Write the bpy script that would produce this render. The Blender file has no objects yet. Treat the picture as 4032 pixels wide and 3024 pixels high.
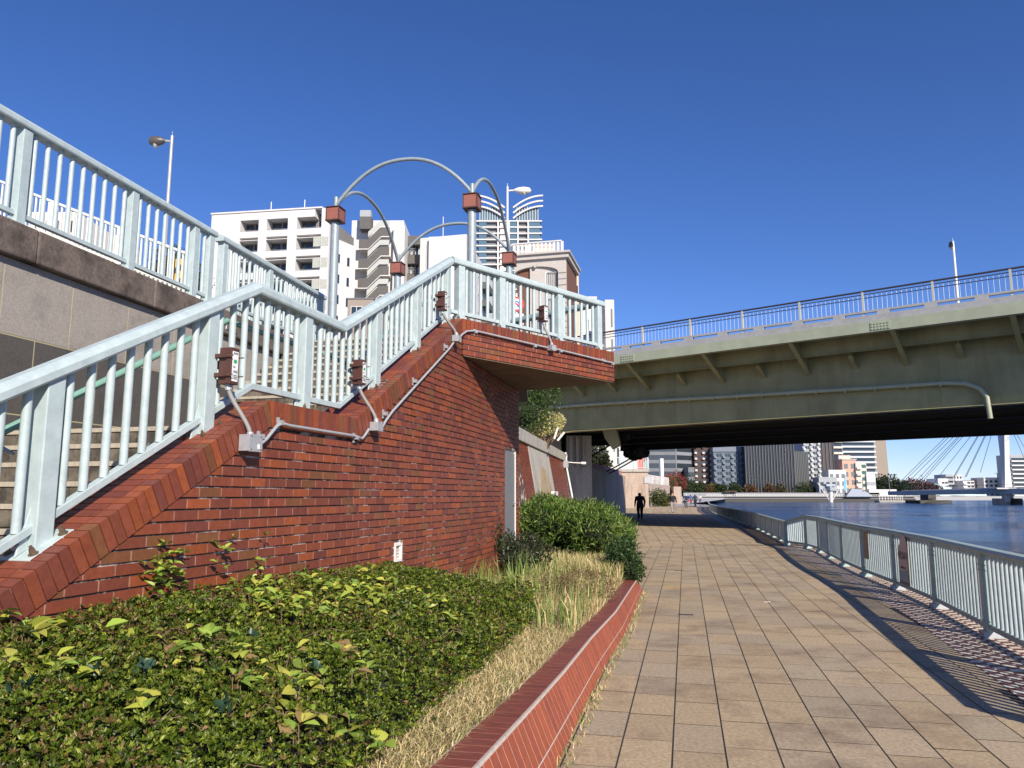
import bpy, math, random
import numpy as np
from mathutils import Vector, Matrix
from math import sin, cos, tan, atan, radians as R, pi
random.seed(7); rng = np.random.default_rng(7)
sc = bpy.context.scene
COL = sc.collection

# ------------------------------------------------------------------ camera
FPX, CU, CV, HC = 3028.0, 2016.0, 1512.0, 1.6
PITCH = atan((1950 - 1512) / FPX)
cd = bpy.data.cameras.new('camera'); cam = bpy.data.objects.new('camera', cd); COL.objects.link(cam)
cam.location = (0, 0, HC); cam.rotation_euler = (pi / 2 + PITCH, 0, 0)
cd.sensor_width = 36; cd.lens = 36 * FPX / 4032; cd.clip_end = 6000; cd.clip_start = .05
sc.camera = cam

def ray(u, v):
    x = (u - CU) / FPX; y = -(v - CV) / FPX
    return x, cos(PITCH) - y * sin(PITCH), y * cos(PITCH) + sin(PITCH)
def at(u, v, Y):
    """world point seen towards (u, v) of the survey photo at ground distance Y"""
    r = ray(u, v); t = Y / r[1]
    return Vector((r[0] * t, Y, HC + r[2] * t))
def ux(u, Y, v=1900): return at(u, v, Y).x
def vz(v, Y, u=2016): return at(u, v, Y).z

# ------------------------------------------------------------------ world + sun
SUN = Vector((.40, -.90, 0)).normalized() * cos(R(30)) + Vector((0, 0, sin(R(30))))
w = bpy.data.worlds.new('World'); sc.world = w; w.use_nodes = True
nt = w.node_tree; bg = nt.nodes['Background']
sky = nt.nodes.new('ShaderNodeTexSky'); sky.sky_type = 'NISHITA'; sky.sun_disc = False
sky.sun_elevation = R(30); sky.sun_rotation = math.atan2(SUN.x, SUN.y)
sky.air_density = .8; sky.dust_density = 0.0; sky.ozone_density = 2.0; sky.altitude = 0
hsv = nt.nodes.new('ShaderNodeHueSaturation'); hsv.inputs['Saturation'].default_value = 1.12; tnt = nt.nodes.new('ShaderNodeVectorMath'); tnt.operation = 'MULTIPLY'; tnt.inputs[1].default_value = (.90, .945, 1.28); nt.links.new(sky.outputs[0], tnt.inputs[0]); nt.links.new(tnt.outputs[0], hsv.inputs['Color']); nt.links.new(hsv.outputs[0], bg.inputs[0]); bg.inputs[1].default_value = .088
sd = bpy.data.lights.new('sun', 'SUN'); sd.energy = 5.0; sd.angle = R(.5); sd.color = (1, .905, .77)
so = bpy.data.objects.new('sun', sd); COL.objects.link(so); so.location = (20, -30, 60)
so.rotation_euler = (-SUN).to_track_quat('-Z', 'Y').to_euler()
sc.view_settings.view_transform = 'Standard'; sc.view_settings.look = 'None'
sc.view_settings.exposure = .38; sc.view_settings.gamma = 1
sc.render.engine = 'CYCLES'

# ------------------------------------------------------------------ materials
MATS = {}
class NB:
    def __init__(s, m): s.t = m.node_tree; s.n = s.t.nodes; s.l = s.t.links
    def new(s, typ, **kw):
        n = s.n.new(typ)
        for k, v in kw.items():
            if k.startswith('i_'): n.inputs[k[2:].replace('_', ' ')].default_value = v
            else: setattr(n, k, v)
        return n
    def link(s, a, b): s.l.new(a, b)
def mat(name, base=(.5, .5, .5), rough=.6, metal=0, attr=False, var=.0, vscale=6, bump=0, bscale=60,
        dirt=0, dirtcol=(.1, .09, .07), dscale=2.5, streak=False, spec=.5, alpha=None, emit=None, transm=0, dth=(.5, .7)):
    if name in MATS: return MATS[name]
    m = bpy.data.materials.new(name); m.use_nodes = True; MATS[name] = m
    b = NB(m); P = b.n['Principled BSDF']
    P.inputs['Roughness'].default_value = rough; P.inputs['Metallic'].default_value = metal
    P.inputs['Specular IOR Level'].default_value = spec
    tc = b.new('ShaderNodeTexCoord'); co = tc.outputs['Object']
    geo = b.new('ShaderNodeNewGeometry'); co = geo.outputs['Position']
    if attr:
        a = b.new('ShaderNodeAttribute', attribute_name='col'); c = a.outputs['Color']
    else:
        rgb = b.new('ShaderNodeRGB'); rgb.outputs[0].default_value = (*base, 1); c = rgb.outputs[0]
    if var:
        n = b.new('ShaderNodeTexNoise', i_Scale=vscale, i_Detail=6.0, i_Roughness=.65); b.link(co, n.inputs['Vector'])
        mr = b.new('ShaderNodeMapRange', i_From_Min=.3, i_From_Max=.7, i_To_Min=1 - var, i_To_Max=1 + var)
        b.link(n.outputs['Fac'], mr.inputs['Value'])
        mx = b.new('ShaderNodeVectorMath', operation='SCALE'); b.link(c, mx.inputs[0]); b.link(mr.outputs[0], mx.inputs['Scale'])
        c = mx.outputs[0]
    if dirt:
        n = b.new('ShaderNodeTexNoise', i_Scale=dscale, i_Detail=8.0, i_Roughness=.7)
        if streak:
            mp = b.new('ShaderNodeMapping'); mp.inputs['Scale'].default_value = (1, 1, .12); b.link(co, mp.inputs[0]); b.link(mp.outputs[0], n.inputs['Vector'])
        else: b.link(co, n.inputs['Vector'])
        mr = b.new('ShaderNodeMapRange', i_From_Min=dth[0], i_From_Max=dth[1], i_To_Min=0, i_To_Max=dirt); b.link(n.outputs['Fac'], mr.inputs['Value'])
        mx = b.new('ShaderNodeMix', data_type='RGBA'); b.link(mr.outputs[0], mx.inputs['Factor']); b.link(c, mx.inputs['A']); mx.inputs['B'].default_value = (*dirtcol, 1)
        c = mx.outputs['Result']
    b.link(c, P.inputs['Base Color'])
    if bump:
        n = b.new('ShaderNodeTexNoise', i_Scale=bscale, i_Detail=4.0); b.link(co, n.inputs['Vector'])
        bp = b.new('ShaderNodeBump', i_Strength=bump, i_Distance=.01); b.link(n.outputs['Fac'], bp.inputs['Height']); b.link(bp.outputs[0], P.inputs['Normal'])
    if emit: P.inputs['Emission Color'].default_value = (*emit, 1); P.inputs['Emission Strength'].default_value = 1
    if transm: P.inputs['Transmission Weight'].default_value = transm
    return m

MINT = mat('mint_paint', (.42, .505, .51), .45, var=.12, vscale=9, dirt=.5, dirtcol=(.55, .60, .63), dscale=14)
MINT2 = mat('mint_paint_aged', (.34, .43, .41), .5, var=.12, vscale=7, dirt=.3, dirtcol=(.2, .23, .20), dscale=9)
GREENRAIL = mat('green_pipe_paint', (.20, .38, .31), .4, var=.1)
BRICK = mat('glazed_brick_tile', attr=True, rough=.45, spec=.3, var=.16, vscale=22, dirt=.25, dirtcol=(.09, .03, .02), dscale=9, bump=.12, bscale=90)
MORTAR = mat('mortar_shaded', (.075, .045, .038), .9, var=.35, vscale=30, dirt=.9, dirtcol=(.62, .54, .48), dscale=3.5, dth=(.52, .60))  # base darkened for the shadow under each brick course, with pale patches
KERBGROUT = mat('pale_grout', (.46, .39, .34), .9, var=.2, vscale=30)
KERBTILE = mat('kerb_tile', attr=True, rough=.5, var=.14, vscale=16, dirt=.3, dirtcol=(.15, .06, .05), dscale=7)
STONE = mat('granite_light', (.33, .295, .26), .85, var=.2, vscale=45, dirt=.7, dirtcol=(.11, .10, .09), dscale=1.3, bump=.25, bscale=120, dth=(.5, .75))
STONED = mat('granite_dark', (.085, .078, .070), .85, var=.25, vscale=45, dirt=.5, dirtcol=(.035, .03, .026), dscale=2, bump=.25, bscale=120)
COPING = mat('coping_weathered', (.16, .125, .105), .9, var=.3, vscale=30, dirt=.8, dirtcol=(.045, .035, .03), dscale=2.4, bump=.4, bscale=80, dth=(.45, .62))
STEPT = mat('step_tile', (.17, .145, .11), .7, var=.2, vscale=20, dirt=.9, dirtcol=(.04, .035, .03), dscale=4, dth=(.40, .60))
NOSE = mat('step_nosing', (.44, .385, .30), .6, var=.12, vscale=20, dirt=.4, dirtcol=(.25, .22, .18), dscale=8)
PAVER = mat('sand_paver', attr=True, rough=.85, var=.32, vscale=38, dirt=.75, dirtcol=(.17, .115, .075), dscale=1.3, bump=.3, bscale=150, dth=(.49, .68))
GAP = mat('paver_joint', (.035, .032, .03), .95, var=.3, vscale=20)
CHECK = mat('checker_tile', attr=True, rough=.6, var=.2, vscale=40, dirt=.4, dirtcol=(.12, .09, .07), dscale=4)
CONC = mat('concrete', (.38, .36, .33), .9, var=.15, vscale=8, dirt=.6, dirtcol=(.12, .11, .10), dscale=2, streak=True, bump=.2, bscale=40)
CONCW = mat('concrete_warm', (.42, .33, .27), .9, var=.15, vscale=3, dirt=.7, dirtcol=(.13, .09, .07), dscale=.9, streak=True)
CONCG = mat('deck_concrete', (.36, .36, .36), .9, var=.10, vscale=6, dirt=.3, dirtcol=(.2, .2, .2), dscale=1.5, streak=True)
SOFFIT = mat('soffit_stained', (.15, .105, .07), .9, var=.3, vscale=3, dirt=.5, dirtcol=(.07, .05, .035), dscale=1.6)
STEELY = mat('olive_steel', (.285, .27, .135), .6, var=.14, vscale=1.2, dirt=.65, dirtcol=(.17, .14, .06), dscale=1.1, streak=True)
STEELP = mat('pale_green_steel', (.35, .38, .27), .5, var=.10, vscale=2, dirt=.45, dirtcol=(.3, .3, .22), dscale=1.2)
STEELD = mat('shaded_deck_steel', (.05, .05, .045), .8)  # same bridge steel, darkened for the shade below the deck
DARKM = mat('dark_rail_metal', (.045, .035, .035), .5)
LOUVR = mat('pale_post_metal', (.5, .47, .38), .5)
GALV = mat('galvanised_conduit', (.42, .43, .45), .42, metal=.25, var=.12, vscale=30)
GALVD = mat('galvanised_pole', (.30, .35, .37), .5, metal=.2, var=.12, vscale=12, dirt=.4, dirtcol=(.42, .47, .49), dscale=10)
COND = mat('grey_flexible_conduit', (.26, .245, .23), .5)
BOXB = mat('box_brown', (.085, .035, .028), .45, var=.1)
LAMPB = mat('lamp_box_terracotta', (.30, .105, .075), .55, var=.12, vscale=18, dirt=.3, dirtcol=(.12, .05, .04), dscale=12)
LABEL = mat('label_white', (.8, .8, .8), .4)
INK = mat('label_ink', (.03, .03, .03), .5)
GREENINK = mat('label_green', (.03, .38, .13), .5)
STEELB = mat('rusty_bolt', (.22, .16, .11), .4, metal=.6, var=.3, vscale=80)
DOOR = mat('door_grey', (.17, .18, .19), .6, spec=.2, var=.05, vscale=4, dirt=.25, dirtcol=(.22, .22, .22), dscale=3, streak=True)
FRAME = mat('frame_white', (.75, .73, .68), .5)
WHITE = mat('building_white', (.64, .62, .60), .8, var=.04, vscale=.5)
WHITE2 = mat('building_offwhite', (.56, .54, .52), .8, var=.05, vscale=.5)
GREY = mat('building_grey', (.16, .17, .185), .7, var=.08, vscale=.3)
GREYL = mat('building_grey_light', (.34, .36, .38), .7, var=.08, vscale=.3)
DARKG = mat('mesh_dark', (.11, .105, .10), .8, var=.15, vscale=3)
GLASS = mat('window_glass', (.03, .04, .05), .08, spec=.8)
GLASSB = mat('window_glass_blue', (.10, .17, .22), .12, spec=.8)
CURT = mat('curtain', (.42, .43, .38), .8, var=.25, vscale=6)
BROWNB = mat('brown_brick', (.16, .072, .045), .85, var=.18, vscale=6)
BROWN = mat('brown_panel', (.085, .045, .035), .8, var=.1)
TAUPE = mat('taupe_panel', (.30, .25, .21), .8)
PEACH = mat('peach_render', (.72, .50, .34), .8, var=.04)
PINK = mat('pink_render', (.62, .36, .27), .8)
STONEB = mat('beige_stone', (.47, .43, .39), .8, var=.08, vscale=3)
REDP = mat('red_panel', (.70, .07, .03), .6)
BLACKG = mat('dark_curtain_wall', (.022, .024, .028), .25, spec=.7)
SILV = mat('mullion_silver', (.12, .125, .13), .5)
BLACKT = mat('black_tarp', (.008, .008, .008), .6)
BARK = mat('bark', (.10, .075, .05), .9, var=.3, vscale=20)
SOIL = mat('soil', (.17, .125, .07), .95, var=.4, vscale=12)
TWIG = mat('twig', (.20, .13, .08), .8)
LEAF = None
def leafmat(name, rough=.45):
    m = mat(name, attr=True, rough=rough, spec=.35)
    b = NB(m); P = b.n['Principled BSDF']
    out = b.n['Material Output']
    tr = b.new('ShaderNodeBsdfTranslucent'); a = [x for x in b.n if x.type == 'ATTRIBUTE'][0]
    b.link(a.outputs['Color'], tr.inputs[0]); mx = b.new('ShaderNodeMixShader', i_Fac=.22)
    b.link(P.outputs[0], mx.inputs[1]); b.link(tr.outputs[0], mx.inputs[2]); b.link(mx.outputs[0], out.inputs[0])
    return m
LEAF = leafmat('leaf', .38); LEAFM = leafmat('leaf_matt', .7)

# ------------------------------------------------------------------ mesh builder
class Fr:
    """plan frame: s runs along the heading, t to its left, z up"""
    def __init__(f, x, y, h): f.x, f.y, f.h = x, y, h; f.sn, f.cs = sin(h), cos(h)
    def P(f, s, t, z): return (f.x + s * f.sn - t * f.cs, f.y + s * f.cs + t * f.sn, z)
WORLD = Fr(0, 0, pi / 2)      # s = +x, t = +y
class MB:
    def __init__(b): b.v = []; b.f = []; b.c = []; b.m = []
    def add(b, vs, fs, col=None, mi=0):
        n = len(b.v); b.v += [tuple(p) for p in vs]
        for f in fs: b.f.append(tuple(n + i for i in f)); b.c.append(col or (.5, .5, .5)); b.m.append(mi)
        return b
    def box(b, fr, s0, s1, t0, t1, z0, z1, col=None, mi=0):
        vs = [fr.P(s, t, z) for z in (z0, z1) for t in (t0, t1) for s in (s0, s1)]
        return b.add(vs, [(0, 2, 3, 1), (4, 5, 7, 6), (0, 1, 5, 4), (2, 6, 7, 3), (0, 4, 6, 2), (1, 3, 7, 5)], col, mi)
    def prism(b, fr, poly, t0, t1, col=None, mi=0):
        """poly of (s, z), extruded from t0 to t1"""
        n = len(poly); vs = [fr.P(s, t0, z) for s, z in poly] + [fr.P(s, t1, z) for s, z in poly]
        fs = [tuple(range(n)), tuple(range(2 * n - 1, n - 1, -1))] + [(i, i + n, (i + 1) % n + n, (i + 1) % n) for i in range(n)]
        return b.add(vs, fs, col, mi)
    def slab(b, poly, z0, z1, col=None, mi=0):
        n = len(poly); vs = [(x, y, z0) for x, y in poly] + [(x, y, z1) for x, y in poly]
        fs = [tuple(range(n - 1, -1, -1)), tuple(range(n, 2 * n))] + [(i, (i + 1) % n, (i + 1) % n + n, i + n) for i in range(n)]
        return b.add(vs, fs, col, mi)
    def sweep(b, fr, path, prof, col=None, mi=0):
        """prof of (t, dz) carried along path of (s, z), cut on vertical planes (mitred)"""
        n = len(prof); vs = [fr.P(s, t, z + dz) for s, z in path for t, dz in prof]; fs = []
        for k in range(len(path) - 1):
            for i in range(n):
                j = (i + 1) % n; fs.append((k * n + i, k * n + j, (k + 1) * n + j, (k + 1) * n + i))
        fs += [tuple(range(n - 1, -1, -1)), tuple((len(path) - 1) * n + i for i in range(n))]
        return b.add(vs, fs, col, mi)
    def tube(b, pts, r, n=10, col=None, mi=0, cap=True):
        pts = [Vector(p) for p in pts]; rs = r if isinstance(r, (list, tuple)) else [r] * len(pts)
        vs = []; fs = []; up = None
        for i, p in enumerate(pts):
            d = (pts[min(i + 1, len(pts) - 1)] - pts[max(i - 1, 0)]).normalized()
            if up is None: up = d.orthogonal().normalized()
            a = (up - d * up.dot(d)); a = a.normalized() if a.length > 1e-5 else d.orthogonal().normalized(); up = a; c = d.cross(a)
            vs += [p + (a * cos(2 * pi * k / n) + c * sin(2 * pi * k / n)) * rs[i] for k in range(n)]
        for i in range(len(pts) - 1):
            for k in range(n): fs.append((i * n + k, i * n + (k + 1) % n, (i + 1) * n + (k + 1) % n, (i + 1) * n + k))
        if cap: fs += [tuple(range(n - 1, -1, -1)), tuple((len(pts) - 1) * n + k for k in range(n))]
        return b.add(vs, fs, col, mi)
    def bar(b, p, q, w, h, col=None, mi=0):
        """rectangular bar between two points, w horizontal, h in the vertical sense"""
        p, q = Vector(p), Vector(q); d = (q - p).normalized(); sd_ = d.cross(Vector((0, 0, 1)))
        sd_ = sd_.normalized() if sd_.length > 1e-4 else Vector((1, 0, 0)); u_ = sd_.cross(d)
        vs = [o + sd_ * a * w / 2 + u_ * c * h / 2 for o in (p, q) for a, c in ((-1, -1), (1, -1), (1, 1), (-1, 1))]
        return b.add(vs, [(0, 1, 2, 3), (7, 6, 5, 4), (0, 4, 5, 1), (1, 5, 6, 2), (2, 6, 7, 3), (3, 7, 4, 0)], col, mi)
    def build(b, name, mats, parent=None, smooth=False, bevel=0, **tags):
        if not b.v: return None
        if not isinstance(mats, (list, tuple)): mats = [mats]
        v = np.array(b.v, dtype=np.float64)
        base = np.array([(v[:, 0].min() + v[:, 0].max()) / 2, (v[:, 1].min() + v[:, 1].max()) / 2, v[:, 2].min()])
        me = bpy.data.meshes.new(name); me.from_pydata((v - base).tolist(), [], b.f); me.update()
        for m in mats: me.materials.append(m)
        if len(mats) > 1: me.polygons.foreach_set('material_index', b.m)
        if any(m.name.split('.')[0] in ATTRM for m in mats):
            a = me.color_attributes.new('col', 'FLOAT_COLOR', 'CORNER')
            cc = np.repeat(np.array([(*c, 1) for c in b.c]), [len(f) for f in b.f], axis=0); a.data.foreach_set('color', cc.ravel())
        if smooth: me.shade_smooth()
        o = bpy.data.objects.new(name, me); COL.objects.link(o); o.location = base
        if parent is not None: o.parent = parent; o.location = Vector(base) - wloc(parent)
        if bevel:
            md = o.modifiers.new('bevel', 'BEVEL'); md.width = bevel; md.segments = 2; md.limit_method = 'ANGLE'; md.angle_limit = R(40)
        if smooth:
            try: me.set_sharp_from_angle(angle=R(42))
            except Exception: pass
        tagit(o, **tags); return o
ATTRM = {'glazed_brick_tile', 'kerb_tile', 'sand_paver', 'checker_tile', 'leaf', 'leaf_matt', 'cloth', 'facade_tile'}
CLOTH = mat('cloth', attr=True, rough=.85)
def wloc(o):
    l = Vector(o.location)
    while o.parent: o = o.parent; l += Vector(o.location)
    return l
def tagit(o, label=None, cat=None, group=None, kind=None):
    if label: o['label'] = label
    if cat: o['category'] = cat
    if group: o['group'] = group
    if kind: o['kind'] = kind
def thing(name, label, cat, loc, group=None):
    o = bpy.data.objects.new(name, None); COL.objects.link(o); o.location = loc; o.empty_display_size = .2
    tagit(o, label, cat, group); return o
def text(body, name, mt, size, origin, right, up, parent, depth=.001, align='CENTER', sx=1):
    """lettering as a mesh lying on a surface spanned by right/up"""
    c = bpy.data.curves.new(name, 'FONT'); c.body = body; c.size = size; c.align_x = align; c.align_y = 'CENTER'; c.extrude = depth
    t = bpy.data.objects.new(name, c); COL.objects.link(t)
    dg = bpy.context.evaluated_depsgraph_get(); me = bpy.data.meshes.new_from_object(t.evaluated_get(dg))
    bpy.data.objects.remove(t)
    r = Vector(right).normalized(); u = Vector(up).normalized(); n = r.cross(u)
    M = Matrix(((r.x * sx, u.x, n.x, 0), (r.y * sx, u.y, n.y, 0), (r.z * sx, u.z, n.z, 0), (0, 0, 0, 1)))
    me.transform(M); me.materials.clear(); me.materials.append(mt)
    o = bpy.data.objects.new(name, me); COL.objects.link(o); o.location = Vector(origin)
    if parent is not None: o.parent = parent; o.location = Vector(origin) - wloc(parent)
    return o
def jit(c, a=.1):
    k = 1 + random.uniform(-a, a); return tuple(max(0, x * k) for x in c)
def clip(poly, fn):
    """keep the part of poly [(s,z)] where fn(s,z) >= 0 (fn linear)"""
    out = []
    for i in range(len(poly)):
        a, b_ = poly[i], poly[(i + 1) % len(poly)]; fa, fb = fn(*a), fn(*b_)
        if fa >= 0: out.append(a)
        if (fa > 0 > fb) or (fa < 0 < fb):
            k = fa / (fa - fb); out.append((a[0] + (b_[0] - a[0]) * k, a[1] + (b_[1] - a[1]) * k))
    return out
def lerp(pts, x):
    for (a, za), (b_, zb) in zip(pts, pts[1:]):
        if x <= b_: return za + (zb - za) * (x - a) / (b_ - a)
    return pts[-1][1]
def hit(fr, u, v, t=0.0):
    """(s, z) where the survey ray meets the vertical plane t of a frame"""
    r = ray(u, v)
    # left normal of the frame
    nx, ny = -fr.cs, fr.sn
    k = (t + fr.x * nx + fr.y * ny) / (r[0] * nx + r[1] * ny)
    X, Y, Z = r[0] * k, r[1] * k, HC + r[2] * k
    return (X - fr.x) * fr.sn + (Y - fr.y) * fr.cs, Z

# ================================================================== STAIRCASE
FW = Fr(-2.37, 4.2, atan(.2856))
PROF = [(-2.3, .067), (1.79, 2.328), (3.237, 2.328), (6.204, 3.966)]
C = (-.666, 10.165); E_ = (1.703, 12.652); WE = (.133, 13.741)
FR2 = Fr(C[0], C[1], math.atan2(WE[0] - C[0], WE[1] - C[1])); L2 = math.hypot(WE[0] - C[0], WE[1] - C[1])
FP = Fr(C[0], C[1], math.atan2(E_[0] - C[0], E_[1] - C[1])); LP = math.hypot(E_[0] - C[0], E_[1] - C[1])
TILES = [(.235, .062, .030), (.215, .056, .030), (.180, .050, .030), (.155, .045, .032), (.27, .070, .026), (.175, .068, .030), (.225, .060, .032), (.175, .048, .030), (.20, .056, .031), (.19, .050, .031)]
def tilecol():
    return jit(random.choice(TILES), .10)
stair = thing('riverside_staircase', 'red brick clad staircase with a mid landing and an overhanging top platform', 'staircase', (-1.5, 7.5, 0))
CH = .215   # coping height, measured vertically
def brickwall(mb, mo, fr, s0, s1, zb, top, t, holes=(), L=.231, H=.075, j=.014, proud=.012, t2=None):
    """running-bond tiles between zb and the polyline top, cut along it; tiles stand proud of the mortar sheet"""
    nrow = int((max(z for _, z in top) - zb) / H) + 2
    for r in range(nrow):
        z0 = zb + r * H + j; z1 = zb + (r + 1) * H; off = (r % 2) * L / 2
        k = int((s0 - 1) / L) - 1
        while k * L + off < s1:
            a = k * L + off + j / 2; b_ = a + L - j; k += 1
            a_, c_ = max(a, s0), min(b_, s1)
            if s0 < b_ and b_ + j < s1 and not any(g1 > z0 and g0 < z1 and h0 - .02 < b_ < h1 + .02 for h0, h1, g0, g1 in holes):
                ya = lerp(top, b_ + j / 2); pj = clip([(b_ + .0006, z0 + .002), (b_ + j - .0006, z0 + .002), (b_ + j - .0006, z1 - .001), (b_ + .0006, z1 - .001)], lambda s, z: ya - .012 - z)
                if len(pj) > 2: mb.prism(fr, pj, t - proud + .0035, t + .006, jit((.33, .19, .15), .2))
            if c_ - a_ < .012: continue
            pieces = [(a_, c_)]
            cuts = sorted(p[0] for p in top if a_ < p[0] < c_)
            xs = [a_] + cuts + [c_]
            for x0, x1 in zip(xs, xs[1:]):
                if x1 - x0 < .006: continue
                poly = [(x0, z0), (x1, z0), (x1, z1), (x0, z1)]
                ya, yb = lerp(top, x0 + 1e-4), lerp(top, x1 - 1e-4)
                poly = clip(poly, lambda s, z: ya + (yb - ya) * (s - x0) / (x1 - x0) - .008 - z)
                dead = False
                for (h0, h1, g0, g1) in holes:
                    if z1 > g0 and z0 < g1 and x1 > h0 and x0 < h1:
                        if x0 < h0 < x1 and x1 <= h1 + .3: poly = clip(poly, lambda s, z: h0 - .004 - s)
                        elif x0 < h1 < x1: poly = clip(poly, lambda s, z: s - h1 - .004)
                        else: dead = True
                if dead or len(poly) < 3: continue
                mb.prism(fr, poly, t - proud, t + .012, tilecol())
tb = MB(); T0 = .02
low = [(s, z - CH) for s, z in PROF]
# vent opening and door opening
vs_, vz_ = hit(FW, 1562, 2165, T0)
VENT = (vs_ - .09, vs_ + .09, vz_ - .12, vz_ + .07)
brickwall(tb, None, FW, -2.3, 6.204, 0.0, low, T0, holes=[VENT])
ds0, _ = hit(FR2, 1986, 1900, T0); ds1, _ = hit(FR2, 2031, 1900, T0)
DZ = 2.36; DOORH = (ds0, ds1, .2, DZ)
brickwall(tb, None, FR2, 0.004, L2, 0.0, [(0, 3.46), (L2 + .1, 3.46)], T0, holes=[DOORH])
# side wall turning back at the far end
FS = Fr(WE[0], WE[1], FR2.h - pi / 2)
brickwall(tb, None, FS, .012, 2.2, 0.0, [(0, 3.46), (3, 3.46)], 0.0)
tb.build('brick_wall_tiles', BRICK, stair)
mo = MB()
core = [(-2.3, -.2), (-2.3, low[0][1])] + [(s, z - .004) for s, z in low[1:]] + [(6.204, -.2)]
mo.prism(FW, [(-2.3, -.2)] + [(s, z) for s, z in low] + [(6.204, -.2)], T0, .44)
for (a, b_) in ((0, DOORH[0]), (DOORH[1], L2 - .004)): mo.box(FR2, a, b_, T0, .25, -.2, 3.46)
mo.box(FR2, DOORH[0], DOORH[1], T0, .25, DZ, 3.46)
mo.box(FS, .25, 2.2, .004, .25, -.2, 3.46)
mo.build('mortar_bed', MORTAR, stair)
# coping of soldier tiles
cp = MB(); bedm = MB()
def soldiers(mb, fr, a, b_, zoff=0, c0=None, c1=None, h=.19, w=.066, j=.009, t0=0.0, wid=.45):
    (s0, z0), (s1, z1) = a, b_
    Ln = math.hypot(s1 - s0, z1 - z0); dx, dz = (s1 - s0) / Ln, (z1 - z0) / Ln; nx, nz = -dz, dx
    k = -4
    while k * (w + j) < Ln + .3:
        l0 = k * (w + j); l1 = l0 + w; k += 1
        poly = [(s0 + dx * l0 - nx * h, z0 + dz * l0 - nz * h), (s0 + dx * l1 - nx * h, z0 + dz * l1 - nz * h), (s0 + dx * l1, z0 + dz * l1), (s0 + dx * l0, z0 + dz * l0)]
        poly2 = [(s0 + dx * l0 - nx * .06, z0 + dz * l0 - nz * .06), (s0 + dx * l1 - nx * .06, z0 + dz * l1 - nz * .06), poly[2], poly[3]]
        for f in (c0, c1):
            if f: poly = clip(poly, f); poly2 = clip(poly2, f)
        if len(poly) >= 3: mb.prism(fr, poly, t0, t0 + .098, tilecol())
        if len(poly2) >= 3:
            mb.prism(fr, poly2, t0 + .106, t0 + .325, tilecol()); mb.prism(fr, poly2, t0 + .333, t0 + wid, tilecol())
def mitre(p, d0, d1, sign):
    """half plane through p bisecting directions d0 (incoming) and d1 (outgoing)"""
    bx, bz = d1[0] + d0[0], d1[1] + d0[1]; n = math.hypot(bx, bz); bx /= n; bz /= n
    return lambda s, z: sign * ((s - p[0]) * bx + (z - p[1]) * bz) - .004
def dirn(a, b_): n = math.hypot(b_[0] - a[0], b_[1] - a[1]); return ((b_[0] - a[0]) / n, (b_[1] - a[1]) / n)
D1, D2, D3 = dirn(PROF[0], PROF[1]), (1, 0), dirn(PROF[2], PROF[3])
soldiers(cp, FW, PROF[0], PROF[1], c1=mitre(PROF[1], D1, D2, -1))
soldiers(cp, FW, PROF[1], PROF[2], c0=mitre(PROF[1], D1, D2, 1), c1=mitre(PROF[2], D2, D3, -1), h=.205)
soldiers(cp, FW, PROF[2], PROF[3], c0=mitre(PROF[2], D2, D3, 1), c1=lambda s, z: PROF[3][0] - s)
soldiers(cp, FP, (.0, 3.966), (LP, 3.966), c0=lambda s, z: s - .003, c1=lambda s, z: LP - s, h=.2)
bedm.prism(FW, [(s, z - CH + .004) for s, z in PROF] + [(s, z - .010) for s, z in reversed(PROF)], .012, .44)
bedm.box(FP, .02, LP - .004, .012, .44, 3.76, 3.956)
cp.build('coping_tiles', BRICK, stair, bevel=.004); bedm.build('coping_bed', MORTAR, stair)
# overhanging platform
pf = MB(); brickwall(pf, None, FP, .004, LP, 3.46, [(0, 3.762), (LP + .1, 3.762)], 0.012, L=.231)
FE = Fr(E_[0], E_[1], FP.h - pi / 2 - .12)
pf.build('fascia_tiles', BRICK, stair)
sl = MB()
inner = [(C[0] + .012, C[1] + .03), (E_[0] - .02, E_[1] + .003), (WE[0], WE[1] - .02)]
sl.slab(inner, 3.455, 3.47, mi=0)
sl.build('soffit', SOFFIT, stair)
lf = MB()
lf.slab([(C[0] + .02, C[1] + .035), (E_[0] - .025, E_[1] + .01), (WE[0] + .02, WE[1] + .1), (-.35, 13.9), FW.P(6.25, .5, 0)[:2]], 3.475, 3.78)
lf.slab([FW.P(8.84, 3.9, 0)[:2], FW.P(8.84, .05, 0)[:2], (.25, 14.2), (.4, 19), (-3.3, 19), (-4.2, 14)], 3.9, 4.26)
lf.box(FW, 2.39, 4.9, .43, 3.75, 1.9, 2.18)
lf.build('landing_floor', STONED, stair)
# steps
def flight(sA, zA, n, up, dn=.29, ri=.161):
    for k in range(n):
        if up: s = sA + dn * k; z0 = zA + ri * k
        else: s = sA - dn * (k + 1); z0 = zA - ri * (k + 1) - ri
        if up: zt = z0 + ri; sa = s
        else: sa = s; zt = z0 + ri
        st = MB(); ns = MB(); tA = .44 if sa < 6.1 else .8
        st.box(FW, sa + .02, sa + .32, tA, 3.75, z0 - .25, zt - .004)
        t = tA + .01
        while t < 3.7:
            st.box(FW, sa + .004, sa + .025, t, t + .098, z0 + .004, zt - .04); t += .106
        t = tA + .01
        while t < 3.65:
            ns.box(FW, sa - .008, sa + .05, t, t + .150, zt - .034, zt + .004); t += .158
        so_ = st.build('step', STEPT, stair); ns.build('nosing', NOSE, so_, bevel=.003)
flight(4.85, 2.18, 13, True); flight(2.39, 2.18 + .161, 15, False)
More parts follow.
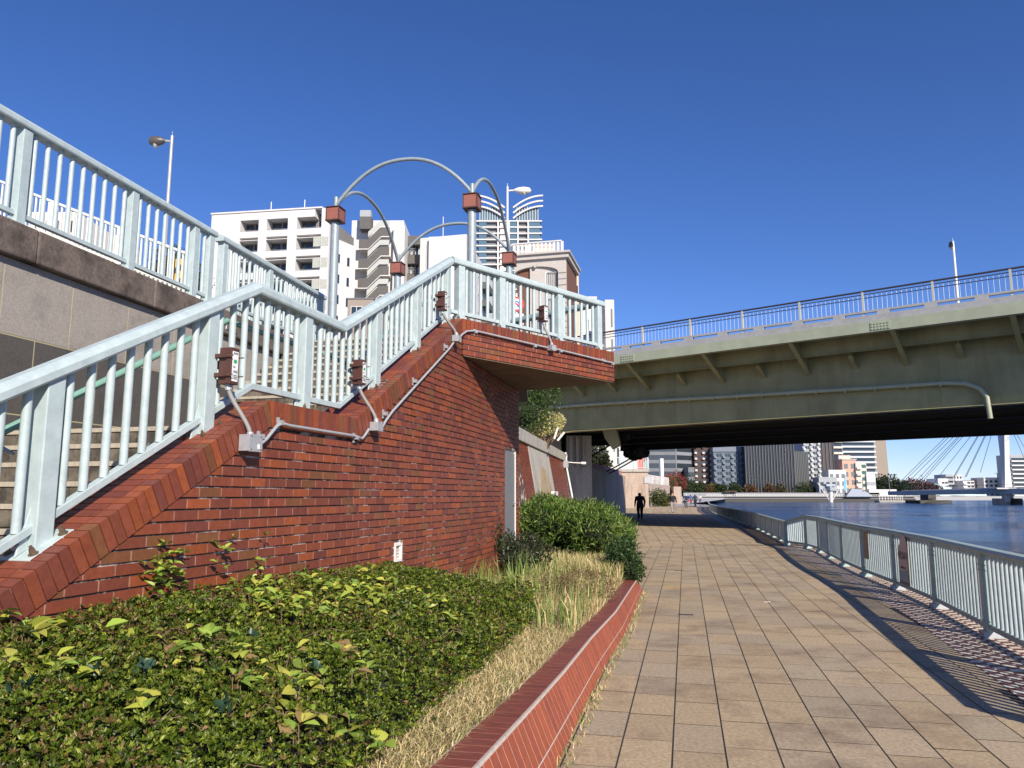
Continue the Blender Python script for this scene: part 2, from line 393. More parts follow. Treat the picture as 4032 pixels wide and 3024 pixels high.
# top nosing of flight one
# flat retaining part behind the flights, landing riser tiles seen over the parapet
# door with handle
dr = MB(); dr.box(FR2, DOORH[0] + .03, DOORH[1] - .03, .035, .08, .2, DZ - .04)
dro = dr.build('door', DOOR, stair)
fm = MB()
for a, b_ in ((DOORH[0], DOORH[0] + .03), (DOORH[1] - .03, DOORH[1] - .005)): fm.box(FR2, a, b_, .032 if a == DOORH[0] else .018, .16, .2, DZ)
fm.box(FR2, DOORH[0] + .03, DOORH[1] - .03, .055, .16, DZ - .04, DZ); fm.build('frame', FRAME, dro)
hs = DOORH[1] - .10
hb = MB(); hb.tube([FR2.P(hs, .06, 1.47), FR2.P(hs, -.01, 1.47), FR2.P(hs - .02, -.02, 1.47), FR2.P(hs - .14, -.02, 1.47)], .011); hb.box(FR2, hs - .025, hs + .025, .045, .059, 1.38, 1.54)
hb.build('handle', GALV, dro)
# low vent grille
vg = MB(); a0, a1, g0, g1 = VENT
for x0, x1, y0, y1 in ((a0, a1, g1 - .025, g1), (a0, a1, g0, g0 + .025), (a0, a0 + .025, g0 + .025, g1 - .025), (a1 - .025, a1, g0 + .025, g1 - .025)): vg.box(FW, x0, x1, -.005, .10, y0, y1)
for k in range(5): z = g0 + .05 + k * .035; vg.prism(FW, [(a0 + .025, z), (a1 - .025, z), (a1 - .025, z + .006), (a0 + .025, z + .006)], .01, .08)
vg.build('vent_grille', FRAME, stair)

# ------------------------------------------------------------------ railings
def hexnut(mb, p, n, r=.017):
    p = Vector(p); n = Vector(n).normalized()
    mb.tube([p, p + n * .006], r * 1.6, 12); mb.tube([p + n * .006, p + n * .024], r, 6); mb.tube([p + n * .024, p + n * .036], r * .9, 6); mb.tube([p + n * .036, p + n * .052], r * .55, 8)
TOPR = [(-.072, -.032), (-.080, -.018), (-.080, .025), (-.064, .052), (-.035, .066), (.035, .066), (.064, .052), (.080, .025), (.080, -.018), (.072, -.032)]
def railing(root, fr, t, path, posts, m, hrail=.925, hf=None, hbot=.10, pw=.115, bal=.051, nb=8, ends=True, plate=True, bolts=True, only=None, slim=1.0, balspace=None):
    tr = MB(); tr.sweep(fr, [(s, z + (lerp(hf, s) if hf else hrail)) for s, z in path], [(t + a * slim, b_) for a, b_ in TOPR]); tr.build('handrail', m, root, bevel=0)
    br = MB(); br.sweep(fr, [(s, z + hbot) for s, z in path], [(t - .03, 0), (t - .03, .05), (t + .03, .05), (t + .03, 0)]); br.build('bottom_rail', m, root, bevel=.004)
    H0_ = hrail
    Z = lambda s: lerp(path, s)
    HR = lambda s: (lerp(hf, s) if hf else H0_) - .025
    for s in posts:
        z = Z(s); hrail = HR(s); sl_ = (Z(s + .02) - Z(s - .02)) / .04; h = pw / 2
        p = MB(); p.prism(fr, [(s - h, z + sl_ * -h), (s + h, z + sl_ * h), (s + h, z + hrail + sl_ * h + .004), (s - h, z + hrail - sl_ * h + .004)], t - h * .95, t + h * .95)
        if plate:
            p.prism(fr, [(s - h - .075, z + .016 - sl_ * .13), (s - h + .002, z + .016 - sl_ * h), (s - h + .002, z + .22)], t - .006, t + .006)
            p.prism(fr, [(s - .135, z + .002 - sl_ * .135), (s + .135, z + .002 + sl_ * .135), (s + .135, z + .016 + sl_ * .135), (s - .135, z + .016 - sl_ * .135)], t - .115, t + .115)
        po = p.build('post', m, root, bevel=.006)
        if bolts:
            nrm = Vector(fr.P(0, 0, 0)) * 0 + Vector((-sl_ * fr.sn, -sl_ * fr.cs, 1))
            for q in (-.09, .09):
                for tt in (-.085, .085): b_ = MB(); hexnut(b_, fr.P(s + q, t + tt, z + sl_ * q + .014), nrm); b_.build('anchor_bolt', STEELB, po)
    for a, b_ in zip(posts, posts[1:]):
        n = max(1, int(round((b_ - a - pw) / (balspace or .147))) - 0)
        for k in range(n - (0 if balspace else 0)):
            s = a + pw / 2 + (b_ - a - pw) * (k + .5) / n
            q = MB(); q.tube([fr.P(s, t, Z(s) + hbot + .045), fr.P(s, t, Z(s) + HR(s) + .01)], bal / 2, 12); q.build('baluster', m, root, smooth=True)
sr = thing('stair_railing', 'mint green metal railing with round balusters on the brick stair parapet', 'railing', FW.P(1.5, .155, 1.9))
PS = [-1.33, -.0, 1.31, 2.62, 4.03, 5.12, 6.14]
HF = [(-1.6, .995), (-.34, .955), (1.84, .905), (3.26, .885), (6.3, .82)]
railing(sr, FW, .225, [(-1.6, PROF[0][1] + .7 * .553), (1.84, 2.328), (3.26, 2.328), (6.30, 3.99)], PS, MINT, hf=HF)
pr = thing('platform_railing', 'mint green metal railing along the edge of the overhanging brick platform', 'railing', FP.P(1.5, .155, 3.97))
railing(pr, FP, .20, [(-.05, 3.966), (LP - .05, 3.966)], [.12, .93, 2.24, LP - .17], MINT, bolts=True, plate=False, hrail=.83)
E2 = FP.P(LP - .17, .20, 0)
FB = Fr(E2[0], E2[1], math.atan2(WE[0] - .1 - E2[0], WE[1] + .25 - E2[1]))
pb = thing('platform_railing', 'mint green railing crossing behind the platform, seen through its front balusters', 'railing', FB.P(1, 0, 3.97))
railing(pb, FB, 0, [(.0, 3.9), (1.95, 3.9)], [.9, 1.88], MINT2, hrail=.89, plate=False, bolts=False)
# ------------------------------------------------------------------ green pipe handrails
for nm, lab, pts in (('pipe_handrail', 'green pipe handrail climbing to the mid landing behind the balusters', [(-2.0, .9), (0.0, 1.95), (1.95, 3.03), (3.05, 3.03), (3.12, 2.98), (3.10, 2.9)]),
                     ('pipe_handrail', 'green pipe handrail dipping at the mid landing and climbing the upper flight', [(3.6, 3.05), (4.1, 3.03), (4.4, 3.03), (5.4, 3.52), (8.0, 4.95)])):
    h = thing(nm, lab, 'handrail', FW.P(pts[0][0], .42, pts[0][1] - .8), 'green pipe handrails on the stair')
    p = MB(); TT = (lambda s: .55) if pts[0][0] < 0 else (lambda s: lerp([(3.6, .57), (4.1, .6), (5.4, .9), (8, .98)], s))
    p.tube([FW.P(s, TT(s), z) for s, z in pts], .024, 12); p.build('pipe', GREENRAIL, h, smooth=True)
    for s, z in pts[1:-1:1]:
        q = MB(); q.tube([FW.P(s, TT(s), z - .02), FW.P(s, TT(s), z - .07), FW.P(s, TT(s) - .06, z - .10), FW.P(s, TT(s) - .11, z - .12)], .010, 8); q.build('bracket', GALV, h, smooth=True)

# ------------------------------------------------------------------ switch boxes and conduit
def swbox(fr, u, v, t, label, hb=.26, w=.095, d=.10):
    s, z = hit(fr, u, v, t); r = thing('switch_box', label, 'electrical box', fr.P(s, t, z - hb / 2), 'brown switch boxes on the mint railing')
    b_ = MB(); b_.box(fr, s - w / 2, s + w / 2, t - d / 2, t + d / 2, z - hb / 2, z + hb / 2); bo = b_.build('box', BOXB, r, bevel=.004)
    for zz in (.26, -.26):
        zz *= hb; cl = MB()
        cl.box(fr, s - w / 2 - .028, s + w / 2 + .02, t + d / 2 + .012, t + d / 2 + .024, z + zz - .014, z + zz + .014)
        cl.box(fr, s - w / 2 - .028, s - w / 2 - .018, t - d / 4, t + d / 2 + .012, z + zz - .014, z + zz + .014)
        cl.build('bracket', BOXB, r)
    for zz in (.26, -.26):
        for x in (-w / 2 - .02, w / 2 + .01): bl = MB(); bl.tube([fr.P(s + x, t + d / 2 + .02, z + zz * hb), fr.P(s + x, t - d / 2 - .03, z + zz * hb)], .005, 8); bl.build('clamp_bolt', STEELB, r)
    # label faces the river
    n = Vector(fr.P(0, -1, 0)) - Vector(fr.P(0, 0, 0)); right = Vector(fr.P(1, 0, 0)) - Vector(fr.P(0, 0, 0)); up = Vector((0, 0, 1))
    lb = MB(); lb.box(fr, s - w * .36, s + w * .36, t - d / 2 - .002, t - d / 2 - .0005, z - hb * .42, z + hb * .40); lo = lb.build('label', LABEL, r)
    P = lambda ds, dz: Vector(fr.P(s + ds, t - d / 2 - .0025, z + dz))
    text('東京都', 'heading', INK, .016, P(0, hb * .34), right, up, lo)
    text('1400', 'number', INK, .030, P(0, -hb * .16), right, up, lo, sx=.95)
    text('001', 'code', INK, .018, P(-.008, -hb * .03), right, up, lo)
    for k in range(3): text('第一建設事務所', 'small_print', INK, .0075, P(0, -hb * (.26 + .045 * k)), right, up, lo)
    lg = MB(); pts = [P(0, hb * .06)] + [P(.021 * cos(a) * (1 - .12 * (abs(k - 4) < 1)), hb * .12 + .019 * sin(a) * (1 - .25 * (k == 4))) for k, a in enumerate(np.linspace(-.35, pi + .35, 9))]
    lg.add(pts, [tuple(range(len(pts)))]); lg.build('emblem', GREENINK, lo)
    return fr.P(s, t, z - hb / 2)
def jbox(fr, u, v, t, label, w=.10, h=.085, d=.09):
    s, z = hit(fr, u, v, t); r = thing('junction_box', label, 'electrical box', fr.P(s, t, z - h / 2), 'galvanised junction boxes on the brick')
    b_ = MB(); b_.box(fr, s - w / 2, s + w / 2, t - d / 2, t + d / 2, z - h / 2, z + h / 2); bo = b_.build('box', GALV, r, bevel=.004)
    l = MB(); l.box(fr, s - w / 2 - .003, s + w / 2 + .003, t - d / 2 - .006, t - d / 2 - .001, z - h / 2 - .003, z + h / 2 + .003); lo = l.build('lid', GALV, r)
    for a in (-1, 1):
        for b2 in (-1, 1): c = MB(); c.tube([fr.P(s + a * w * .4, t - d / 2 - .006, z + b2 * h * .4), fr.P(s + a * w * .4, t - d / 2 - .011, z + b2 * h * .4)], .005, 8); c.build('screw', STEELB, lo)
    if label.startswith('large'):
        k = MB(); k.box(fr, s + w * .12, s + w * .3, t - d / 2 - .008, t - d / 2 - .0062, z - h * .35, z - h * .05); k.build('sticker', LABEL, r)
    return s, z
def flex(p, q, label, bow, r_=.017):
    p = Vector(p); q = Vector(q); pts = []
    for k in range(13):
        a = k / 12; e = a * a * (3 - 2 * a); pts.append(Vector((p.x + (q.x - p.x) * e, p.y + (q.y - p.y) * e, p.z + (q.z - p.z) * (a * .9 + .1 * e))))
    b_ = MB(); b_.tube(pts, r_, 10); o = b_.build('flexible_conduit', COND, None, smooth=True, label=label, cat='conduit', group='grey conduits hanging from the brown boxes')
    for c, dr_ in ((p, (pts[1] - pts[0]).normalized()), (q, (pts[-2] - pts[-1]).normalized())): f = MB(); f.tube([c, c + dr_ * .04], r_ * 1.45, 8); f.build('ferrule', GALV, o)
    return o
sw = []
for (fr, u, v, t, lab, hb) in ((FW, 902, 1443, .10, 'nearest brown switch box, above the mid landing corner of the stair railing', .27), (FW, 1416, 1467, .10, 'brown switch box on the railing where the upper flight starts', .25),
                           (FW, 1742, 1186, .10, 'brown switch box high on the railing just below the top landing', .25), (FP, 2140, 1236, .08, 'brown switch box on the platform railing over the bridge side', .25)):
    sw.append(swbox(fr, u, v, t, lab, hb))
jb = []
for (fr, u, v, lab, k) in ((FW, 985, 1745, 'large galvanised junction box on the brick under the nearest brown box', 1.5), (FW, 1481, 1680, 'galvanised junction box at the foot of the upper flight', 1.1),
                        (FW, 1797, 1334, 'galvanised junction box at the corner of the overhanging platform', 1.05), (FP, 2172, 1371, 'galvanised junction box on the platform coping', 1.0)):
    jb.append((fr,) + jbox(fr, u, v, -.05, lab, .10 * k, .08 * k, .09))
for k, lab in enumerate(('grey conduit curving from the nearest brown box to the large junction box', 'grey conduit curving down beside the foot of the upper flight', 'grey conduit from the highest stair box to the platform corner', 'grey conduit crossing the platform coping')):
    fr, s, z = jb[k]; flex(sw[k], fr.P(s, -.05, z + .04), lab, .1)
def conduit(label, segs, clamps):
    b_ = MB(); b_.tube(segs, .0135, 10); o = b_.build('conduit_pipe', GALV, None, smooth=True, label=label, cat='conduit', group='galvanised conduit runs clipped to the brick')
    for fr, u, v in clamps:
        s, z = hit(fr, u, v, -.03); c = MB(); c.box(fr, s - .014, s + .014, -.012, -.001, z - .05, z + .04); c.box(fr, s - .022, s + .022, -.05, -.012, z - .02, z + .016); c.build('clamp', GALV, o)
def pth(fr, pts, t=-.035): return [fr.P(s, t, z) for s, z in (hit(fr, u, v, t) for u, v in pts)]
conduit('galvanised conduit along the mid landing brickwork between two junction boxes', pth(FW, [(1030, 1745), (1050, 1728), (1072, 1700), (1090, 1678), (1110, 1667), (1140, 1676), (1400, 1717), (1425, 1728), (1438, 1712), (1452, 1690)]), [(FW, 1105, 1663), (FW, 1402, 1722), (FW, 1028, 1718)])
conduit('galvanised conduit climbing the brick beside the upper flight coping', pth(FW, [(1506, 1680), (1520, 1655), (1545, 1620), (1770, 1372), (1785, 1350)]), [(FW, 1517, 1628), (FW, 1634, 1500), (FW, 1757, 1365)])
conduit('galvanised conduit along the overhanging platform fascia', pth(FW, [(1812, 1330), (1818, 1318)]) + pth(FP, [(1838, 1304), (1870, 1302), (2156, 1369)]), [(FP, 1873, 1306), (FP, 2106, 1362)])
conduit('galvanised conduit at the far end of the platform fascia', pth(FP, [(2188, 1374), (2416, 1430)]), [(FP, 2208, 1382), (FP, 2378, 1420), (FP, 2412, 1432)])

# ================================================================== STONE WALL + TERRACE
FSn = Fr(-5.0, 7.2, atan(600 / 3060))
sw_ = thing('retaining_wall', 'weathered granite block retaining wall beside the stairs, with a dark stained coping', 'wall', FSn.P(0, .2, 0))
b1 = MB(); b2 = MB(); S_END = 7.6
for r, (z0, z1) in enumerate(((3.175, 3.925), (2.40, 3.160), (1.64, 2.386), (.88, 1.626), (-.1, .866))):
    s = -7 + (.81 if r == 0 else .36 if r % 2 else .81)
    while s < S_END:
        e = min(s + .9 - .014, S_END); (b1 if r == 0 else b2).box(FSn, s, e, 0, .3, z0, z1); s += .9
b1.build('light_blocks', STONE, sw_, bevel=.004); b2.build('dark_blocks', STONED, sw_, bevel=.004)
bb = MB(); bb.box(FSn, -7, S_END - .01, .003, .29, -.1, 3.92); bb.build('joint_mortar', mat('yellow_mortar', (.38, .33, .2), .9), sw_)
cc = MB(); s = -7
while s < S_END: e = min(s + 1.85, S_END); cc.prism(FSn, [(s, 3.93), (e - .006, 3.93), (e - .006, 4.285), (s, 4.285)], -.09, .42); s += 1.85
cc.build('coping', COPING, sw_, bevel=.02)
er = MB(); er.box(FSn, S_END + .001, S_END + .2, -.02, 3.0, -.1, 4.2); er.build('end_return', STONE, sw_)
TPOST = [-1.45, .29, 1.96, 3.25]
tr1 = thing('terrace_railing', 'mint green railing on top of the granite wall at the upper left', 'railing', FSn.P(1, .1, 4.29))
railing(tr1, FSn, .10, [(-3.2, 4.285), (3.72, 4.285)], [-3.1] + TPOST + [3.62], MINT, hrail=1.09, hbot=.12, bolts=False, balspace=.168)
tr2 = thing('terrace_railing', 'mint green railing behind the stairs running on towards the first lamp column', 'railing', FSn.P(5.5, .1, 4.29))
railing(tr2, FSn, .10, [(3.86, 4.285), (7.45, 4.285)], [3.98, 5.35, 7.38], MINT, hrail=1.09, hbot=.14, bolts=False, plate=False, balspace=.15)
FSe = Fr(*FSn.P(7.42, .1, 0)[:2], FSn.h - pi / 2)
tr3 = thing('terrace_railing', 'mint green railing turning back at the end of the granite wall', 'railing', FSe.P(1, 0, 4.29))
railing(tr3, FSe, 0, [(.1, 4.285), (2.6, 4.285)], [1.2, 2.5], MINT2, hrail=1.05, hbot=.14, bolts=False, plate=False)

# ================================================================== LAMP PERGOLA
pg = thing('arched_lamp_frame', 'square frame of four grey columns with brown lamp boxes joined by pipe arches', 'lamp frame', (-1.5, 13.2, 3.78))
cols = [(ux(1316, 13.2, 1000), 13.2, 6.6), (ux(1857, 12.6, 1000), 12.6, 6.6), (ux(1563, 16.5, 1200), 16.5, 6.6), (ux(2005, 15.8, 1150), 15.8, 6.6)]
DZC = .34
FC = Fr(cols[0][0], cols[0][1], math.atan2(cols[1][0] - cols[0][0], cols[1][1] - cols[0][1]))
for (x, y, z) in cols:
    c = MB(); c.tube([(x, y, 4.2 if y > 12.9 else 3.7), (x, y, 6.08 + DZC)], .075, 20); co = c.build('column', GALVD, pg, smooth=True)
    f = Fr(x, y, FC.h); l = MB(); l.box(f, -.115, .115, -.115, .115, 6.12 + DZC, 6.335 + DZC); lo = l.build('lamp_box', LAMPB, pg)
    e = MB()
    for sx_ in (-1, 1):
        for sy_ in (-1, 1): e.box(f, sx_ * .121 - .008, sx_ * .121 + .008, sy_ * .121 - .008, sy_ * .121 + .008, 6.11 + DZC, 6.345 + DZC)
    e.box(f, -.135, .135, -.135, .135, 6.09 + DZC, 6.112 + DZC); e.box(f, -.135, .135, -.135, .135, 6.338 + DZC, 6.352 + DZC); e.build('frame', mat('lamp_frame_dark', (.09, .045, .035), .5), lo)
    s_ = MB(); s_.tube([(x, y, 6.34 + DZC), (x, y, 6.56 + DZC)], .038, 14); s_.build('stub', GALVD, pg, smooth=True)
def arch(a, b_, rise):
    (x0, y0, _), (x1, y1, _) = a, b_; pts = []
    for k in range(29):
        q = k / 28; h = (1 - abs(2 * q - 1) ** 2.25); pts.append((x0 + (x1 - x0) * q, y0 + (y1 - y0) * q, 6.40 + DZC + rise * h))
    m = MB(); m.tube(pts, .033, 12); m.build('arch_pipe', GALVD, pg, smooth=True)
for a_, b_ in ((0, 1), (2, 3), (0, 2), (1, 3)): arch(cols[a_], cols[b_], .74)
# ================================================================== GROUND, RIVER
def struct(o, nm=None): o['kind'] = 'structure'; return o
RX = [(-30, -4.2), (0, 2.9), (4.5, 4.2), (7.85, 5.11), (11.4, 6.12), (14, 6.72), (16.5, 7.2), (19.6, 8.0), (23.2, 8.98), (24.4, 9.02), (25.2, 8.85), (27.7, 9.5), (30.8, 10.2), (35.6, 11.3), (39.8, 12.2), (62, 16.5), (80, 20.3), (105, 26.5), (130, 32), (160, 36), (200, 36)]
rx = lambda y: lerp(RX, y)
# river bed + land
g = MB(); g.slab([(-900, -60)] + [(x + .42, y) for y, x in RX] + [(20, 260), (-900, 900)][:0] + [(30, 240), (-200, 420), (-900, 420)], -4, -.02); struct(g.build('ground', CONCG))
wm = bpy.data.materials.new('river_water'); wm.use_nodes = True; b = NB(wm); P = b.n['Principled BSDF']; MATS['river_water'] = wm
P.inputs['Base Color'].default_value = (.012, .045, .13, 1); P.inputs['Roughness'].default_value = .10; P.inputs['IOR'].default_value = 1.33
geo = b.new('ShaderNodeNewGeometry')
mp = b.new('ShaderNodeMapping'); mp.inputs['Scale'].default_value = (.55, 1.0, 1); mp.inputs['Rotation'].default_value = (0, 0, R(-12)); b.link(geo.outputs['Position'], mp.inputs[0])
n1 = b.new('ShaderNodeTexNoise', i_Scale=1.3, i_Detail=6.0, i_Roughness=.62, i_Distortion=.6); b.link(mp.outputs[0], n1.inputs['Vector'])
n2 = b.new('ShaderNodeTexNoise', i_Scale=.22, i_Detail=3.0); b.link(mp.outputs[0], n2.inputs['Vector'])
ad = b.new('ShaderNodeMath', operation='MULTIPLY_ADD'); b.link(n2.outputs[0], ad.inputs[0]); ad.inputs[1].default_value = 1.4; b.link(n1.outputs[0], ad.inputs[2])
bp = b.new('ShaderNodeBump', i_Strength=1.0, i_Distance=.8); b.link(ad.outputs[0], bp.inputs['Height']); b.link(bp.outputs[0], P.inputs['Normal'])
n3 = b.new('ShaderNodeTexNoise', i_Scale=.05, i_Detail=4.0); b.link(mp.outputs[0], n3.inputs['Vector'])
mr = b.new('ShaderNodeMapRange', i_From_Min=.35, i_From_Max=.7, i_To_Min=.08, i_To_Max=.24); b.link(n3.outputs[0], mr.inputs[0]); b.link(mr.outputs[0], P.inputs['Roughness'])
g = MB(); g.slab([(-60, -60), (2500, -60), (2500, 3000), (-600, 3000)], -6, -1.5); struct(g.build('river_water', wm))
# soil of the planter
g = MB()
def kerbx(y): return lerp([(-2, -1.35), (0, -.86), (4.84, .26), (6.04, .53), (7.52, .87), (9.39, 1.34), (12.09, 1.93), (13.3, 2.2), (14, 2.45)], y)
def kh(y): return lerp([(0, .42), (3.6, .38), (6, .30), (9, .25), (13.3, .20)], y)
xs = np.linspace(0, 1, 24); ysn = np.linspace(-1.5, 13.2, 60); vv = []; ff = []
for y in ysn:
    wl = -2.34 + .2856 * (y - 4.2) if y < 10.2 else FR2.P((y - C[1]) / cos(FR2.h), 0, 0)[0]
    x1 = kerbx(y) - .14
    for q in xs: x = wl + .03 + (x1 - wl - .03) * q; vv.append((x, y, kh(y) - .06 + (1 - q) * .16 + .02 * math.sin(x * 7) * math.cos(y * 5)))
for i in range(59):
    for j in range(23): a = i * 24 + j; ff.append((a, a + 1, a + 25, a + 24))
g.add(vv, ff); struct(g.build('soil', SOIL, smooth=True))
g = MB(); g.slab([(WE[0] - 6, 13.2), (1.6, 13.25), (1.9, 16), (2.5, 21), (2.9, 26), (5, 38), (-6, 38)], -.3, .28); struct(g.build('soil', SOIL))
# planter kerb
kb = thing('planter_kerb', 'low curved kerb of dark red tiles with pale grout along the planting bed', 'kerb', (.5, 6, 0))
ky = []; y = -1.5
while y < 13.3: ky.append(y); y += .112
ti = MB(); gr = MB(); frc = []
def kpt(y):
    x = kerbx(y); d = Vector((kerbx(y + .05) - kerbx(y - .05), .1, 0)).normalized(); n = Vector((-d.y, d.x, 0)); p = Vector((x, y, 0)); return p, d, n
def kq(mb, a, b_, s0, s1, col):
    """tile between two stations; s0, s1 are (inset, z) pairs, lifted proud of the grout"""
    pa, da, na = kpt(a); pb_, db, nb = kpt(b_)
    o = (Vector((0, 0, 1)) if abs(s1[1](a) - s0[1](a)) < .01 else (-na * .93 + Vector((0, 0, .36))))
    q = [pa + na * s0[0](a) + Vector((0, 0, s0[1](a))), pb_ + nb * s0[0](b_) + Vector((0, 0, s0[1](b_))), pb_ + nb * s1[0](b_) + Vector((0, 0, s1[1](b_))), pa + na * s1[0](a) + Vector((0, 0, s1[1](a)))]
    mb.add([p - o * .01 for p in q] + [p + o * .0012 for p in q], [(4, 5, 6, 7), (0, 1, 5, 4), (1, 2, 6, 5), (2, 3, 7, 6), (3, 0, 4, 7)], col)
BAT = lambda y: .42 * kh(y)
for a, b_ in zip(ky, ky[1:]):
    ca = jit((.20, .052, .034), .12); cb = jit(random.choice([(.34, .082, .036), (.29, .068, .034), (.32, .076, .034)]), .1)
    g_ = .0045
    kq(ti, a + g_, b_ - g_, (lambda y: BAT(y) + .014, lambda y: kh(y)), (lambda y: BAT(y) + .195, lambda y: kh(y)), ca)
    f = lambda q: (lambda y: BAT(y) * q, lambda y: kh(y) * q)
    kq(ti, a + g_, b_ - g_, f(.30), f(.955), cb)
    kq(ti, a + g_, b_ - g_, f(0.0), f(.275), jit(cb, .1))
ti.build('kerb_tiles', KERBTILE, kb)
vv = []; ff = []
for y in ky:
    p, d, n = kpt(y)
    for ins, z in ((-.03, -.1), (0, 0), (BAT(y), kh(y) - .001), (BAT(y) + .208, kh(y) - .001), (BAT(y) + .208, kh(y) - .3)): q = p + n * ins; vv.append((q.x, q.y, z))
for i in range(len(ky) - 1):
    for j in range(4): a = i * 5 + j; ff.append((a, a + 5, a + 6, a + 1))
ff += [tuple(range(4, -1, -1)), tuple((len(ky) - 1) * 5 + j for j in range(5))]
gr.add(vv, ff); gr.build('grout_bed', KERBGROUT, kb)

# ------------------------------------------------------------------ paving
def paverc():
    k = random.random(); base = (.41, .31, .19) if k < .5 else (.395, .305, .20) if k < .8 else (.37, .295, .20) if k < .985 else (.43, .30, .15)
    return jit(base, .075)
pv = MB(); H0 = atan(.223); FPv = Fr(.95, 4.85, H0)
def chkx(y): return lerp([(-30, -6.2), (0, 2.0), (6.81, 4.16), (10.26, 5.2), (12.69, 5.82), (16.5, 6.72), (23, 8.1), (24.4, 8.3), (25.2, 8.2), (27.7, 8.7), (35.6, 10.3), (62, 15.3), (80, 19), (105, 25)], y)
W_ = .325; L_ = .60
for c in range(-14, 26):
    off = random.uniform(0, L_)
    s = -7 + off
    while s < 21.4:
        t0 = c * W_; a = FPv.P(s, -t0 - W_ / 2, 0)
        x, y = a[0], a[1]
        if x > kerbx(min(y, 14)) - .6 - (0 if y < 14 else 3) and x < chkx(y) + .1:
            sa_, sb_, ta_, tb_ = s + .005, min(s + L_ - .005, 21.4), -t0 - W_ + .0055, -t0 - .0055; zz_ = random.uniform(.0, .0015); pv.add([FPv.P(sa_, ta_, zz_), FPv.P(sb_, ta_, zz_), FPv.P(sb_, tb_, zz_), FPv.P(sa_, tb_, zz_)], [(0, 1, 2, 3)], paverc())
        s += L_
pvo = struct(pv.build('pavement', PAVER, bevel=0))
# far paving, swinging with the bank
pf2 = MB(); rows = np.arange(25.6, 118, .66)
for a, b_ in zip(rows, rows[1:]):
    n = 26 if a < 60 else 34
    for k in range(n):
        u0, u1 = k * .42, (k + 1) * .42
        def X(y, u): return chkx(y) - u - (y - 25) * .015 * u
        q = [(X(a + .02, u0 + .008), a + .02), (X(b_ - .01, u0 + .008), b_ - .01), (X(b_ - .01, u1 - .008), b_ - .01), (X(a + .02, u1 - .008), a + .02)]
        pf2.slab(q[::-1], -.02, .001, paverc())
struct(pf2.build('pavement', PAVER))
jb_ = MB(); jb_.slab([(-4, -3), (4.5, -3)] + [(chkx(y) + .2, y) for y in (0, 7, 12, 16, 23, 25, 28, 36, 62, 105)] + [(28, 118), (-2, 118), (1.5, 30)], -.018, -.0025); struct(jb_.build('pavement_bed', GAP))
# checker strip of small tiles beside the railing
ck = MB(); y = -1.0; r = 0
TS = .098
ylist = []
while y < 25: ylist.append(y); y += TS
for i, (a, b_) in enumerate(zip(ylist, ylist[1:])):
    wdt = rx(a) + .35 - chkx(a); nc = int(wdt / .115)
    for k in range(nc):
        f = lambda y, q: chkx(y) + (rx(y) + .35 - chkx(y)) * (q / nc)
        zone = k < 7
        dk = (i + k) % 2 == 0 if zone or k > 9 else (i // 1 + k // 1) % 2 == 0
        col = (.15, .05, .042) if dk else (.68, .60, .48)
        if 7 <= k < 8: col = (.12, .075, .06)
        e = .004
        ck.slab([(f(a + e, k + .04), a + e), (f(a + e, k + .96), a + e), (f(b_ - e, k + .96), b_ - e), (f(b_ - e, k + .04), b_ - e)], -.01, .005, jit(col, .15))
struct(ck.build('checker_paving', CHECK))
ck = MB()
for a in np.arange(25, 110, .5):
    for k in range(4):
        f = lambda y, q: chkx(y) + (rx(y) + .35 - chkx(y)) * (q / 4)
        ck.slab([(f(a + .01, k + .02), a + .01), (f(a + .01, k + .98), a + .01), (f(a + .49, k + .98), a + .49), (f(a + .49, k + .02), a + .49)], -.01, .005, jit((.11, .075, .06), .2))
struct(ck.build('edge_paving', CHECK))
qe = MB(); q = [(x + .36, y) for y, x in RX[:-2]]
for (x0, y0), (x1, y1) in zip(q, q[1:]): qe.slab([(x0, y0), (x0 + .2, y0), (x1 + .2, y1), (x1, y1)], -3, .03)
struct(qe.build('quay_edge', CONC))
# small drain slot covers in the paving
for (u, v) in ((2700, 2421), (2675, 2247)):
    p = at(u, v, 1); k = -HC / (p.z - HC); s_, t_ = p.x * k, p.y * k
    f = Fr(s_, t_, H0); m = MB(); m.box(f, -.035, .035, -.10, .10, .001, .006); m.build('drain_cover', DARKM, None, label='small dark metal cover set in the sand pavers, %s one' % ('nearer' if v > 2300 else 'farther'), cat='drain cover')
m = MB(); m.slab([(0, 0), (.10, .015), (.11, .035), (.02, .03)], 0, .004); o = m.build('litter', LABEL, None, label='scrap of white paper lying on the paving', cat='litter'); p = at(3022, 2371, 1); k = -HC / (p.z - HC); o.location = (p.x * k, p.y * k, .003)

# ------------------------------------------------------------------ river railing
rr = thing('river_railing', 'long mint green railing with square posts along the river edge', 'railing', (6.1, 11.35, 0))
def hz(y): return lerp([(0, 1.0), (23.9, 1.0), (25.6, .74), (40, .76), (62, .74), (200, .74)], y)
ypts = [3.6, 5.5, 7.85, 9.5, 11.35, 14, 16.5, 19.6, 22.0, 23.9, 25.2, 27.7, 30.8, 35.6, 39.8, 46, 52, 57, 62, 68, 74, 80, 88, 96, 105, 117, 130]
ypts = [4.6 + .0, 6.9, 9.08, 11.35, 13.55, 15.7, 17.9, 20.1, 22.1, 23.9, 25.4, 27.7, 30.0, 32.3, 34.6, 36.9, 39.2, 41.5, 43.8, 46.1, 48.4, 50.7, 53, 55.3, 57.6, 60, 62.3, 64.6, 67, 69.3, 71.6, 74, 77, 80, 84, 88, 92, 96, 100, 105, 110, 117, 124, 130]
pts3 = [Vector((rx(y), y, 0)) for y in ypts]
hr = MB(); bm_ = MB(); vs = []; fs = []
prof = [(-.075, -.06), (-.085, -.03), (-.06, .0), (.06, .0), (.085, -.03), (.075, -.06)]
